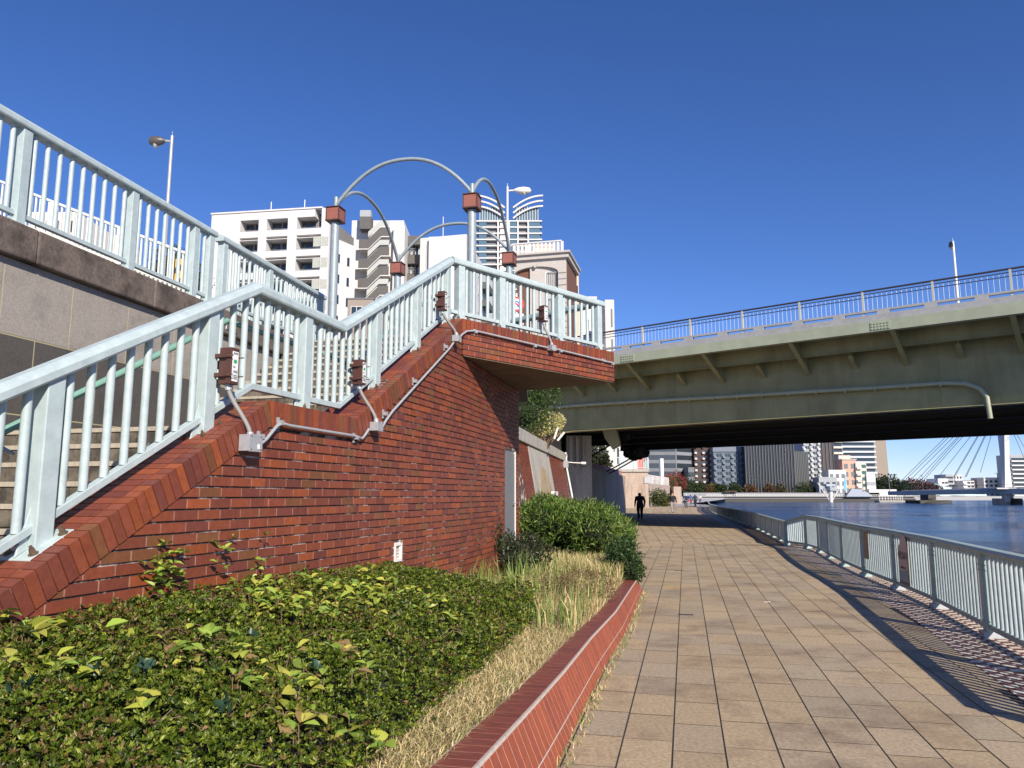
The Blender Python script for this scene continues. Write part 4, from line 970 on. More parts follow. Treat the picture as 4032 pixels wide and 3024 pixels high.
for k in range(3):
    dz = 12.2 - k * 2.6
    for sgn in (-1, 1):
        pts = []
        for j in range(9):
            a = j / 8; x = L5 / 2 + sgn * (2.0 + (L5 / 2 - 1.0) * a); pts.append((x, Z5 + dz - 6.0 * (1 - a) ** 2.0))
        q = MB()
        for (xa, za), (xb, zb_) in zip(pts, pts[1:]): q.bar(f5.P(xa, -1.5, za), f5.P(xb, -1.5, zb_), .8, .75)
        q.build('crown_wing', WHITE, B5)
q = MB()
for k in range(9): q.box(f5, L5 * .62 + k * 1.25, L5 * .62 + k * 1.25 + .25, -.8, -.52, Z5 + .02, Z5 + 7.0); q.box(f5, 1.2 + k * 1.2, 1.2 + k * 1.2 + .25, -.8, -.52, Z5 + .02, Z5 + 7.0)
q.build('crown_mullions', WHITE, B5)
# ---- B6 arched brick and stone building
Y6 = 60; f6, L6 = frame2(2035, 61, 2232, Y6, 1100); Z6 = vz(1020, Y6, 2130)
B6 = thing('apartment_building', 'beige stone and brown brick building with a broad arch and balustraded roof', 'building', f6.P(L6 / 2, 3, 3))
shell(B6, f6, L6, 5, 3, Z6, BROWNB)
def s6(u): return hit(f6, u, 1150, -.35)[0]
def z6(v): return vz(v, Y6 - .4, 2130)
q = MB(); pa = [(s6(2025), Z6), (s6(2025), z6(1066))]
for k in range(13): a = pi - pi * k / 12; pa.append((s6(2111) + (s6(2198) - s6(2025)) / 2 * cos(a), z6(1066) + (z6(1040) - z6(1066)) * 1.0 * math.sin(a)))
pa += [(L6, z6(1066)), (L6, Z6)]
q.prism(f6, pa, -.35, -.01); q.box(f6, s6(2198), L6, -.35, -.01, 3, z6(1066) - .003); q.build('stone_arch', STONEB, B6)
for k in range(12): q = MB(); q.box(f6, s6(2198) - .03, L6 + .03, -.38, -.352, z6(1070 + 24 * k), z6(1072.5 + 24 * k) + .0); q.build('stone_joint', mat('joint_dark', (.2, .18, .16), .9), B6)
q = MB(); q.prism(f6, [(s6(2104), z6(1045)), (s6(2112), z6(1045)), (s6(2115), z6(1034)), (s6(2101), z6(1034))], -.5, -.36); q.build('keystone', STONEB, B6)
q = MB(); q.box(f6, -.3, L6 + .25, -.6, 5, Z6 + .002, Z6 + .35); q.box(f6, -.3, L6 + .4, -.8, 5, Z6 + .352, Z6 + .5); q.build('cornice', STONEB, B6)
q = MB()
for s in np.arange(-.2, L6 - .1, .33): q.box(f6, s, s + .22, -.55, -.40, Z6 + .51, Z6 + 1.35)
q.bar(f6.P(-.3, -.5, Z6 + 1.4), f6.P(L6 - .3, -.5, Z6 + 1.4), .2, .1); q.build('roof_balustrade', WHITE, B6)
for (u0, u1, v0, v1, m_, nm) in ((2094, 2144, 1062, 1118, CURT, 'curtained_window'), (2153, 2196, 1058, 1118, GLASS, 'balcony_recess'), (2102, 2140, 1155, 1222, CURT, 'curtained_window'), (2153, 2196, 1150, 1222, GLASS, 'balcony_recess'), (2102, 2140, 1250, 1300, CURT, 'curtained_window')):
    q = MB(); q.box(f6, s6(u0), s6(u1), -.06, .02, z6(v1), z6(v0)); o = q.build(nm, m_, B6)
    q = MB(); q.box(f6, s6(u0) - .1, s6(u0), -.12, -.002, z6(v1), z6(v0)); q.box(f6, s6(u1), s6(u1) + .1, -.12, -.002, z6(v1), z6(v0)); q.build('frame', FRAME, o)
    if m_ is GLASS:
        q = MB(); q.bar(f6.P(s6(u0), -.2, z6(v1) + 1.1), f6.P(s6(u1), -.2, z6(v1) + 1.1), .06, .06)
        for k in range(6): x = s6(u0) + (s6(u1) - s6(u0)) * k / 5; q.box(f6, x - .015, x + .015, -.2, -.17, z6(v1), z6(v1) + 1.1)
        q.build('balcony_rail', GREYL, o)
f6b, L6b = frame2(2232, Y6, 2262, 67, 1100)
q = MB(); q.box(f6b, .01, L6b, .01, 3, 3, Z6 - .02); q.build('side_wall', STONEB, B6)
for i in range(5): winrow(B6, f6b, 1.2, L6b - .8, Z6 - 3.6 - i * 2.9, 1.7, 3, BROWN, gap=.5, framem=FRAME)
# ---- peach buildings
for nm, lab, u0, u1, Y, v, m_ in (('apartment_building', 'peach rendered block peeking over the arched brown brick building', 2105, 2180, 68, 972, PEACH), ('apartment_building', 'peach rendered slab to the right of the arched brown brick building', 2245, 2277, 70, 1072, PEACH)):
    f, L = frame2(u0, Y, u1, Y, 1000); z = vz(v, Y, (u0 + u1) / 2); r_ = thing(nm, lab, 'building', f.P(L / 2, 2, 3)); shell(r_, f, L, 5, 3, z, m_); q = MB(); q.box(f, -.1, L + .1, -.1, 5.1, z + .002, z + .2); q.build('roof_edge', m_, r_)
    winrow(r_, f, L * .7, L * .9, z - 2.2, .9, 1, GLASS)
f8, L8 = frame2(2262, 90, 2385, 90, 1200); z8 = vz(1165, 90, 2320)
B8 = thing('apartment_building', 'white low-rise block with rooftop boxes behind the platform railing', 'building', f8.P(L8 / 2, 3, 3)); shell(B8, f8, L8, 8, 3, z8 - 1.5, WHITE)
q = MB(); q.box(f8, L8 * .25, L8 * .75, 1, 5, z8 - 1.49, z8 + .2); q.build('roof_box', WHITE2, B8)
for i in range(6): winrow(B8, f8, L8 * .1, L8 * .8, z8 - 4.2 - 3 * i, 1.2, 3, GLASS, gap=1.4, framem=FRAME)
f8, L8 = frame2(2383, 80, 2419, 80, 1250); z8 = vz(1198, 82, 2400)
B8 = thing('apartment_building', 'beige white building end with stepped corner, rightmost above the platform', 'building', f8.P(L8 / 2, 3, 3)); shell(B8, f8, L8, 8, 3, z8, WHITE2)
for i in range(5): winrow(B8, f8, L8 * .62, L8 * .8, z8 - 3.0 - 3.3 * i, 2.0, 1, GREY)
q = MB(); q.box(f8, -.3, L8 * .4, -.6, 0, 3, z8 - 6); q.build('bay', WHITE, B8)
# ---- left: ramp railing and buildings behind
RA, RB = at(-60, 690, 20.5), at(768, 1011, 19.5)
rmp = thing('ramp_railing', 'cream white sloping railing of the road ramp behind the terrace railing', 'railing', ((RA.x + RB.x) / 2, 20, 6.5))
h = 1.08
q = MB(); q.bar(RA, RB, .09, .06); q.build('handrail', mat('cream_paint', (.74, .72, .62), .5), rmp); CREAM = MATS['cream_paint']
q = MB(); q.bar(RA - Vector((0, 0, h - .12)), RB - Vector((0, 0, h - .12)), .06, .05); q.build('bottom_rail', CREAM, rmp)
for k in range(48):
    p = RA.lerp(RB, (k + .5) / 48); q = MB(); q.box(Fr(p.x, p.y, pi / 2), -.02, .02, -.02, .02, p.z - h + .14, p.z - .03); q.build('baluster', CREAM, rmp)
for k in (.02, .34, .66, .99): p = RA.lerp(RB, k); q = MB(); q.box(Fr(p.x, p.y, pi / 2), -.06, .06, -.05, .05, p.z - h, p.z - .03); q.build('post', CREAM, rmp)
rw2 = thing('road_ramp', 'pale slotted side wall of the road ramp behind the terrace', 'ramp', ((RA.x + RB.x) / 2, 21, 3.8))
q = MB(); q.add([(RA.x, RA.y + .15, 3.7), (RB.x + .6, RB.y + .15, 3.7), (RB.x + .6, RB.y + .15, RB.z - h), (RA.x, RA.y + .15, RA.z - h), (RA.x, RA.y + 5, 3.7), (RB.x + .6, RB.y + 5, 3.7), (RB.x + .6, RB.y + 5, RB.z - h), (RA.x, RA.y + 5, RA.z - h)], [(0, 1, 2, 3), (7, 6, 5, 4), (0, 4, 5, 1), (1, 5, 6, 2), (2, 6, 7, 3), (3, 7, 4, 0)]); q.build('body', CREAM, rw2)
for k in range(30):
    for j in range(2):
        p = RA.lerp(RB, (k + .5) / 30) - Vector((0, 0, h + .35 + .35 * j)); q = MB(); q.box(Fr(p.x, p.y + .13, pi / 2), -.05, .05, -.01, .03, p.z - .1, p.z + .1); q.build('slot', GREY, rw2)
for (lab, u0, u1, v, Y, m_, n) in (('white apartment block glimpsed through the upper left railings', 120, 300, 835, 90, WHITE, 4), ('dark brown building glimpsed through the upper left railings', 300, 400, 900, 120, BROWN, 3), ('white low building glimpsed left of the lamp post', 395, 460, 925, 110, WHITE, 2)):
    f, L = frame2(u0, Y, u1, Y, 900); z = vz(v, Y, (u0 + u1) / 2); r_ = thing('apartment_building', lab, 'building', f.P(L / 2, 2, 3)); shell(r_, f, L, 8, 3, z, m_)
    for i in range(5): winrow(r_, f, L * .08, L * .92, z - 2.6 - 3 * i, 1.5, n, GLASS, gap=.8, framem=FRAME)
p = at(705, 1085, 24); q = MB(); q.box(Fr(p.x, p.y, pi / 2), -.13, .13, -.03, .03, p.z - 1.5, p.z + .55); yo = thing('yellow_barrier', 'yellow and black striped barrier seen through the railing beside the lamp post', 'barrier', (p.x, p.y, p.z - 1.2)); q.build('board', mat('yellow_paint', (.75, .42, .05), .5), yo)
for k in range(4): q = MB(); q.prism(Fr(p.x, p.y, pi / 2), [(-.13, p.z - 1.3 + .45 * k), (-.13, p.z - 1.1 + .45 * k), (.13, p.z - .95 + .45 * k), (.13, p.z - 1.15 + .45 * k)], -.035, -.031); q.build('stripe', DARKM, yo)
# ---- street lamps
def cobra(name, lab, x, y, z0, z1, r0, arm, m_, headm):
    t = thing(name, lab, 'street lamp', (x, y, z0)); q = MB(); q.tube([(x, y, z0), (x, y, z1)], [r0, r0 * .62], 14); q.build('pole', m_, t, smooth=True)
    q = MB(); q.tube([(x, y, z1 - .18), (x + arm * .4, y, z1 - .15)], .035, 8); q.build('arm', m_, t)
    q = MB(); sgn = 1 if arm > 0 else -1
    q.tube([(x + arm * .3, y, z1 - .15), (x + arm * .45, y, z1 - .16), (x + arm * .7, y, z1 - .17), (x + arm * .95, y, z1 - .17), (x + arm * 1.02, y, z1 - .16)], [.05, .12, .16, .12, .03], 14); ho = q.build('lamp_head', headm, t, smooth=True)
    q = MB(); q.tube([(x + arm * .62, y, z1 - .22), (x + arm * .72, y, z1 - .31), (x + arm * .82, y, z1 - .23)], [.06, .11, .05], 12); q.build('lens', mat('lens', (.35, .36, .35), .2), ho, smooth=True)
    q = MB(); q.tube([(x, y, z1), (x, y, z1 + .14)], .01, 6); q.build('bird_spike', m_, t)
p = at(678, 535, 22); cobra('street_lamp', 'slim steel street lamp with a dark head behind the upper left railing', p.x, p.y, 3.8, p.z, .075, -.68, GALV, mat('lamp_dark', (.09, .08, .075), .4))
p = at(1998, 735, 30); cobra('street_lamp', 'white street lamp with a short pale head rising behind the lamp frame', p.x, p.y, 3.8, p.z, .065, .95, FRAME, FRAME)
pb_ = FBr.P(14.5, 10, ZT); p = at(3752, 950, 34); cobra('street_lamp', 'pale lamp post standing on the road bridge at the right', p.x, p.y, ZT - .1, p.z, .07, -.16, FRAME, mat('lamp_dark2', (.06, .06, .06), .4))
# ---- no U-turn sign
p = at(2034, 1197, 30); sgn_ = thing('traffic_sign', 'round no U-turn sign with red rim and white plate below, behind the platform railing', 'traffic sign', (p.x, p.y + .1, 3.8))
q = MB(); q.tube([(p.x, p.y + .06, 3.8), (p.x, p.y + .06, p.z + .45)], .035, 10); q.build('pole', FRAME, sgn_)
def disc(r_, yy, m_, nm, ri=0):
    q = MB(); n = 32; c = p
    vs = [(c.x + r_ * cos(2 * pi * k / n), c.y + yy, c.z + r_ * sin(2 * pi * k / n)) for k in range(n)]
    if ri: vs += [(c.x + ri * cos(2 * pi * k / n), c.y + yy, c.z + ri * sin(2 * pi * k / n)) for k in range(n)]; q.add(vs, [(k, (k + 1) % n, n + (k + 1) % n, n + k) for k in range(n)])
    else: q.add(vs, [tuple(range(n))])
    return q.build(nm, m_, sgn_)
q = MB(); q.tube([(p.x, p.y + .02, p.z), (p.x, p.y, p.z)], .30, 32); q.build('plate', FRAME, sgn_)
disc(.298, -.004, mat('sign_red', (.65, .02, .03), .4), 'red_rim', .225)
SB = mat('sign_blue', (.02, .12, .55), .4)
q = MB(); a = []
for k in range(11): th_ = pi * k / 10; a.append((.075 * cos(th_), .03 + .075 * sin(th_)))
path = [(-.075, -.15)] + [(-x, z) for x, z in a] + [(.075, -.05)]
for (x0, y0), (x1, y1) in zip(path, path[1:]): q.bar((p.x + x0, p.y - .006, p.z + y0), (p.x + x1, p.y - .006, p.z + y1), .004, .045)
q.add([(p.x + .0, p.y - .0085, p.z - .04), (p.x + .15, p.y - .0085, p.z - .04), (p.x + .075, p.y - .0085, p.z - .15)], [(0, 1, 2)]); q.build('arrow', SB, sgn_)
q = MB(); q.bar((p.x - .20, p.y - .010, p.z + .15), (p.x + .20, p.y - .010, p.z - .15), .003, .05); q.build('red_slash', MATS['sign_red'], sgn_)
q = MB(); q.box(WORLD, p.x - .28, p.x + .28, p.y - .01, p.y + .01, p.z - .85, p.z - .40); pl = q.build('lower_plate', FRAME, sgn_)
text('8-20', 'hours', SB, .17, (p.x, p.y - .014, p.z - .60), (1, 0, 0), (0, 0, 1), pl)
q = MB(); q.box(WORLD, p.x - .26, p.x + .26, p.y - .014, p.y - .011, p.z - .80, p.z - .75); q.build('red_line', MATS['sign_red'], pl)

# ================================================================== FAR BANK
FY = 400
struct((lambda m: (m.slab([(ux(2600, 380), 372), (ux(3600, 375), 372), (ux(3600, 372) + 60, 470), (1500, 900), (1500, 1200), (-700, 1200), (-300, 420)], -4, .9), m.build('far_bank', CONCG))[1])(MB()))
fw = thing('flood_wall', 'long pale grey flood wall along the far bank with a dark foot at the waterline', 'wall', (ux(3100, 374), 374, -1))
q = MB(); q.box(WORLD, ux(2690, 374), ux(3460, 374), 374, 376, .9, vz(1940, 374)); q.build('wall', GREYL if False else mat('floodwall_grey', (.27, .28, .30), .8), fw)
q = MB(); q.box(WORLD, ux(2850, 371), ux(3600, 371), 370.8, 371.9, -2, .1); q.build('dark_foot', STONED, fw)
q = MB(); q.box(WORLD, ux(2760, 371.5), ux(3600, 371.5), 371, 373.9, .9, 1.15); q.build('quay_edge', CONC, fw)
qr = thing('quay_railing', 'low pale railing along the far quay', 'railing', (ux(3000, 372), 372, 1.1)); q = MB(); q.bar((ux(2780, 372), 372, 1.9), (ux(3590, 372), 372, 1.9), .1, .1); q.bar((ux(2780, 372), 372, 1.5), (ux(3590, 372), 372, 1.5), .06, .06)
q.build('rails', FRAME, qr)
q = MB()
for u in np.arange(2780, 3590, 9): q.box(WORLD, ux(u, 372), ux(u, 372) + .14, 371.93, 372.07, 1.15, 1.85)
q.build('posts', FRAME, qr, kind='stuff')
def far(lab, u0, u1, Y, vt, m_, style, nf=12, gm=GLASS, D=25, zb=.9, name='office_building', n=4, fh=3.3, Y1=None, bm=WHITE2, roof=None, side_=None):
    f, L = frame2(u0, Y, u1, Y1 or Y, 1850); z1 = vz(vt, Y, (u0 + u1) / 2); r_ = thing(name, lab, 'building', f.P(L / 2, D / 2, zb)); shell(r_, f, L, D, zb, z1, m_)
    k = 0; z = zb + 1.0
    while z + fh < z1 + .2:
        if style == 'ribbon': q = MB(); q.box(f, L * .02, L * .98, -.12, .02, z + .9, z + fh - .9); q.build('window_band', gm, r_)
        elif style == 'balcony':
            q = MB(); q.box(f, L * .03, L * .97, -.05, .02, z + .1, z + fh - .3); q.build('window_band', gm, r_)
            q = MB(); q.box(f, 0, L, -1.4, -.052, z - .05, z + 1.05); q.build('balcony', bm, r_)
        elif style == 'grid':
            w_ = L / n
            for i in range(n): q = MB(); q.box(f, w_ * i + w_ * .22, w_ * i + w_ * .78, -.1, .02, z + .8, z + fh - .8); q.build('window', gm, r_)
        elif style == 'fins' and k == 0:
            for i in range(n + 1): q = MB(); q.box(f, L * i / n - .13, L * i / n + .13, -.5, -.01, zb, z1); q.build('mullion', SILV, r_)
        if style in ('mixed',):
            w_ = L / n; fh = min(fh, 3.1)
            for i in range(n):
                if i % 3: q = MB(); q.box(f, w_ * i + w_ * .1, w_ * i + w_ * .9, -.1, .02, z + .7, z + fh - .8); q.build('window', gm, r_)
                else: q = MB(); q.box(f, w_ * i + w_ * .05, w_ * i + w_ * .95, -1.2, -.02, z, z + 1.0); q.build('balcony', bm, r_)
        z += fh; k += 1
    if roof: q = MB(); q.box(f, -.3, L + .3, -.5, D, z1 + .01, z1 + roof); q.build('roof_edge', bm, r_)
    return r_, f, L
far('dark grey office building with ribbon windows, leftmost across the river', 2535, 2664, 395, 1690, GREY, 'ribbon', fh=4.2, gm=mat('glass_mid', (.05, .06, .075), .2))
far('lighter grey office wing turned to the right beside the ribbon window building', 2664.5, 2733, 395, 1700, mat('grey_mid', (.23, .24, .26), .7), 'ribbon', fh=4.2, Y1=405, D=12)
far('small dark annex at the foot of the grey office wing', 2710, 2734, 388, 1840, GREY, 'ribbon', fh=4)
far('brown tiled apartment tower with pale balconies across the river', 2735, 2806, 402, 1700, BROWN, 'mixed', n=7, fh=3.0, bm=WHITE2, name='apartment_tower')
far('blue grey office block with a pinkish roof edge across the river', 2811, 2936, 396, 1779, mat('bluegrey', (.12, .15, .19), .7), 'mixed', n=11, fh=3.3, roof=2.6, bm=mat('bluegrey2', (.16, .19, .24), .7))
far('black glass tower with thin vertical mullions across the river', 2936, 3128, 390, 1690, BLACKG, 'fins', n=17, name='office_tower', D=30)
far('grey lattice-clad side of the black tower stepping down to the right', 3128.5, 3180, 390, 1775, mat('lattice_grey', (.15, .16, .155), .6), 'fins', n=8, name='office_tower', Y1=402)
far('white and grey apartment block behind the black tower', 3165, 3232, 420, 1690, GREYL, 'mixed', n=7, fh=3.0, bm=WHITE, name='apartment_tower')
far('dark vertically striped tower across the river', 3228, 3284, 425, 1690, mat('charcoal', (.07, .06, .065), .7), 'fins', n=4, name='apartment_tower')
far('cream balconied apartment tower beside the striped tower', 3284, 3320, 430, 1690, mat('dusk', (.12, .09, .08), .7), 'balcony', fh=3.2, bm=mat('cream_b', (.72, .62, .52), .7), name='apartment_tower')
tw, f, L = far('tall blue grey residential tower with white balcony lines across the river', 3318, 3450, 460, 1690, mat('tower_blue', (.20, .25, .30), .6), 'balcony', fh=3.1, bm=mat('tower_band', (.55, .58, .62), .6), name='apartment_tower')
q = MB(); q.prism(f, [(L + .01, .9), (L + 7.6, .9), (L + 6.0, 75), (L + .01, 75)], 0, 20); q.build('leaning_brown_flank', mat('flank', (.30, .25, .20), .8), tw)
far('small grey house on the far bank', 3222, 3292, 376, 1878, GREYL, 'grid', n=3, fh=3.4, D=8, name='house')
hb_, f, L = far('white low building with a blue wave mural on the far bank', 3262, 3330, 379, 1850, WHITE, 'grid', n=3, fh=3.6, D=8, gm=GREY, name='house')
q = MB(); q.prism(f, [(L * .80, 4), (L * .97, 4), (L * .97, 11.5), (L * .9, 10), (L * .84, 7)], -.16, -.11); q.build('mural', mat('mural_blue', (.15, .45, .75), .6), hb_)
far('salmon pink building with a stepped top on the far bank', 3318, 3372, 384, 1810, PINK, 'grid', n=2, fh=4.0, D=9, gm=GREY, name='house', roof=.4, bm=WHITE2)
far('pale pink rooftop block behind the salmon pink building', 3305, 3352, 394, 1793, mat('palepink', (.66, .52, .44), .8), 'none', D=6, name='house')
far('beige narrow building with dark glazing on the far bank', 3370, 3412, 383, 1822, mat('beige_b', (.60, .55, .46), .8), 'mixed', n=2, fh=3.4, D=9, gm=mat('green_glass', (.04, .12, .11), .3), name='house')
far('white low building with ribbon windows, rightmost of the small far houses', 3410, 3445, 382, 1866, WHITE, 'ribbon', fh=3.6, D=9, gm=GREYL, name='house')
for lab, u0, u1, Y, vt, m_, st_ in (('white block with dark balconies beyond the cable-stayed bridge', 3690, 3729, 640, 1884, WHITE, 'mixed'), ('grey office block beyond the cable-stayed bridge', 3722, 3750, 650, 1868, GREYL, 'ribbon'), ('white gridded block beyond the cable-stayed bridge', 3750.5, 3786, 650, 1869, WHITE2, 'grid'),
                                 ('low white building with slanted roof beyond the cable-stayed bridge', 3788, 3832, 640, 1893, WHITE, 'mixed'), ('small brownish block beyond the cable-stayed bridge', 3835, 3868, 650, 1890, mat('brownish', (.30, .25, .23), .8), 'grid'), ('pale stepped building left of the white pylon', 3870, 3926, 640, 1880, mat('pale_b', (.58, .56, .52), .8), 'grid'),
                                 ('cream balconied tower right of the white pylon', 3982, 4060, 620, 1790, GREYL, 'balcony'), ('dark low building between pylon legs', 3952, 3985, 640, 1888, GREY, 'grid')):
    far(lab, u0, u1, Y, vt, m_, st_, n=3, fh=3.4, D=18, name='building', zb=0, bm=WHITE)
q = MB(); pts = [(ux(3618, 560), 1.5)] + [(ux(3618, 560) + (ux(3760, 560) - ux(3618, 560)) * k / 10, vz(1930, 560) + 4.6 * math.sin(pi * (k / 10) ** .75)) for k in range(11)] + [(ux(3760, 560), 1.5)]
q.prism(WORLD, pts, 560, 590); q.build('dome_roof', mat('pale_turquoise', (.50, .70, .70), .5), None, label='low pale turquoise curved roof beyond the cable-stayed bridge', cat='roof')
# ---- cable stayed bridge
CBY = 262
cb = thing('cable_stayed_bridge', 'white cable-stayed bridge with a tall inverted V pylon far down the river', 'bridge', (ux(3950, CBY), CBY, -1.5))
xl_, xr_ = ux(3525, 300), ux(4400, 250)
zl, zr_ = vz(1937, 300), vz(1924, CBY)
def deckz(x): k = (x - xl_) / (ux(3950, CBY) - xl_); return zl + (zr_ - zl) * min(k, 1.0)
def decky(x): k = (x - xl_) / (ux(3950, CBY) - xl_); return 300 + (CBY - 300) * k
A_ = (xl_, 300, zl); M_ = (ux(3950, CBY), CBY, zr_); Z_ = (M_[0] + 60, decky(M_[0] + 60), zr_)
q = MB(); q.bar(Vector(A_) - Vector((0, 0, .5)), Vector(M_) - Vector((0, 0, .9)), 9, 1.5); q.bar(Vector(M_) - Vector((0, 0, .9)), Vector(Z_) - Vector((0, 0, .9)), 9, 1.8); q.build('deck_girder', mat('bridge_grey', (.30, .33, .36), .6), cb)
q = MB(); q.bar(Vector(A_) + Vector((0, -4.6, .35)), Vector(M_) + Vector((0, -4.6, .3)), .3, .4); q.bar(Vector(M_) + Vector((0, -4.6, .3)), Vector(Z_) + Vector((0, -4.6, .3)), .3, .4); q.build('deck_edge', WHITE2, cb)
q = MB(); q.bar(Vector(A_) + Vector((0, -4.8, 1.5)), Vector(M_) + Vector((0, -4.8, 1.5)), .12, .12); q.bar(Vector(M_) + Vector((0, -4.8, 1.5)), Vector(Z_) + Vector((0, -4.8, 1.5)), .12, .12); q.build('deck_rail', GREY, cb)
q = MB(); q.box(WORLD, M_[0] - 6, M_[0] + 8, CBY - 6, CBY + 6, zr_ - .2, zr_ + .25); q.build('pylon_table', WHITE2, cb)
PT = 95.0
q = MB(); bx0 = ux(3930, CBY, 1920); 
for (ub, ut, wb, nm) in ((3940, 3940, 1.7, 'pylon_leg'), (3984, 3962, 1.7, 'pylon_leg')):
    xb = ux(ub, CBY); xt = at(ut, 1730, CBY).x; zt_ = vz(1730, CBY); q = MB()
    k = 1.0; ztop = zt_ + 30; xtt = xb + (xt - xb) * (ztop - zr_) / (zt_ - zr_)
    y_ = CBY - 3 if ub < 3950 else CBY + 1
    q.add([(xb - wb * .5, y_, -.5), (xb + wb * .5, y_, -.5), (xb + wb * .5, y_ + 2, -.5), (xb - wb * .5, y_ + 2, -.5), (xtt - wb * .42, y_, ztop), (xtt + wb * .42, y_, ztop), (xtt + wb * .42, y_ + 2, ztop), (xtt - wb * .42, y_ + 2, ztop)], [(3, 2, 1, 0), (4, 5, 6, 7), (0, 1, 5, 4), (1, 2, 6, 5), (2, 3, 7, 6), (3, 0, 4, 7)]); q.build(nm, WHITE, cb)
top = Vector((ux(3950, CBY), CBY, 0))
def cable(u0, v0, u1, v1):
    a = at(u0, v0, CBY); b_ = at(u1, v1, 285); d = a - b_; q = MB(); q.tube([b_, b_ + d * 1.25], .085, 6); q.build('cable', GREY, cb)
for (a, b_, c_, d_) in ((3709, 1735, 3532, 1910), (3722, 1735, 3545, 1910), (3740, 1735, 3562, 1912), (3757, 1735, 3590, 1912), (3765, 1735, 3608, 1912), (3777, 1735, 3618, 1912), (3808, 1735, 3668, 1914), (3838, 1735, 3754, 1878), (3842, 1735, 3758, 1878), (3868, 1735, 3800, 1878), (3872, 1735, 3804, 1878), (3897, 1735, 3860, 1860)): cable(a, b_, c_, d_)
for (a, b_, c_, d_) in ((4003, 1735, 4040, 1820), (4018, 1735, 4090, 1860)): cable(a, b_, c_, d_)
for (u0, u1, m_) in ((3905, 3966, CONCW), (3968, 4016, STONED)):
    q = MB(); c = ux((u0 + u1) / 2, CBY); r_ = (ux(u1, CBY) - ux(u0, CBY)) / 2; q.tube([(c, CBY, -2), (c, CBY, .55)], r_, 20); q.build('river_pier', m_, cb)
q = MB(); q.box(WORLD, ux(3590, 300), ux(3720, 300), 296, 306, -2, -.3); q.box(WORLD, ux(3640, 300), ux(3670, 300), 298, 304, -.3, zl - 1); q.build('side_pier', STONED, cb)
for k, u in enumerate((3527, 3583, 3648, 3706, 3776, 3838, 3856, 3897)):
    x = ux(u, 285); y = decky(x) - 3.5; z0 = deckz(x) + .3; z1 = z0 + (5.6 if k in (2, 5) else 4.9); lp = thing('bridge_lamp', 'thin grey lamp post on the cable-stayed bridge, number %s from the left end' % ('one', 'two', 'three', 'four', 'five', 'six', 'seven', 'eight')[k], 'street lamp', (x, y, z0), 'lamp posts on the cable-stayed bridge')
    q = MB(); q.tube([(x, y, z0), (x, y, z1)], .12, 6); q.build('pole', GREY, lp); q = MB(); q.bar((x, y, z1), (x + (.9 if k % 2 else -.9), y, z1 + .1), .2, .15); q.build('head', GREY, lp)
# ---- low second bridge beyond
q = MB(); q.bar((ux(3660, 520), 520, 2.2), (ux(3870, 520), 520, 1.6), 6, 1.0); q.build('far_low_bridge', mat('pale_turquoise2', (.55, .68, .68), .5), None, label='low pale bridge far behind the cable-stayed bridge', cat='bridge')
# ---- mooring gantry with V arms, white tent hall, moored hull
GY = 352; gx = ux(3268, GY)
gt = thing('mooring_gantry', 'white river gauge post with V shaped arms standing off the far quay', 'gantry', (gx, GY, -1.5))
q = MB(); q.tube([(gx, GY, -2), (gx, GY, 3.6)], .85, 16); q.build('post', WHITE, gt)
q = MB(); q.box(Fr(gx, GY, R(60)), -1.9, 1.9, -1.4, 1.4, 3.61, 5.6); q.build('cabin', GREYL, gt)
q = MB(); q.box(WORLD, gx - 2.4, gx + 1.6, GY - 1.8, GY + 1.5, 5.61, 6.6); q.build('roof', mat('bluewhite', (.4, .45, .52), .4), gt)
for s_ in (-1, 1):
    q = MB(); q.bar((gx + s_ * .6, GY, -.8), (gx + s_ * 5.6, GY, 7.2), .25, .3); q.bar((gx + s_ * .6, GY, 3.0), (gx + s_ * 5.4, GY, 6.8), .2, .2); q.build('arm', WHITE, gt)
q = MB(); q.prism(WORLD, [(ux(3318, 372), .95), (ux(3318, 372) + 3, 4.8), (ux(3400, 372) - 2, 4.2), (ux(3425, 372), .95)], 369, 371); q.build('shelter_hall', mat('shelter_grey', (.36, .40, .47), .6), None, label='grey sloping shelter roof on the far quay beside the gauge post', cat='shelter')
q = MB(); q.box(WORLD, ux(3420, 374), ux(3528, 374), 374, 378, .95, 4.4); q.build('quay_building', WHITE, None, label='long low white quay building left of the cable-stayed bridge', cat='building')
for lab, u0, u1 in (('white railing cage on a floating jetty by the far quay', 3455, 3500), ('second white railing frame on the floating jetty', 3510, 3545)):
    t = thing('jetty_frame', lab, 'jetty', (ux(u0, 350), 350, -1.5)); q = MB(); q.box(WORLD, ux(u0 - 5, 350), ux(u1 + 5, 350), 348, 353, -1.6, -.7); q.build('pontoon', CONC, t); q = MB()
    for x in np.linspace(ux(u0, 350), ux(u1, 350), 5): q.box(WORLD, x - .08, x + .08, 349, 349.2, -.7, 1.3)
    q.bar((ux(u0, 350), 349.1, 1.3), (ux(u1, 350), 349.1, 1.3), .15, .15); q.bar((ux(u0, 350), 349.1, .3), (ux(u1, 350), 349.1, .3), .12, .12); q.build('frame', FRAME, t)
t = thing('shelter', 'brown roofed rest shelter on the far promenade', 'shelter', (ux(2878, 370), 372.5, 1)); q = MB(); q.box(WORLD, ux(2855, 370), ux(2905, 370), 372.1, 373.6, 3.2, 3.7); q.build('roof', BROWN, t)
for u in (2862, 2898): q = MB(); q.box(WORLD, ux(u, 370), ux(u, 370) + .35, 372.5, 372.8, 1.1, 3.19); q.build('post', BROWN, t)
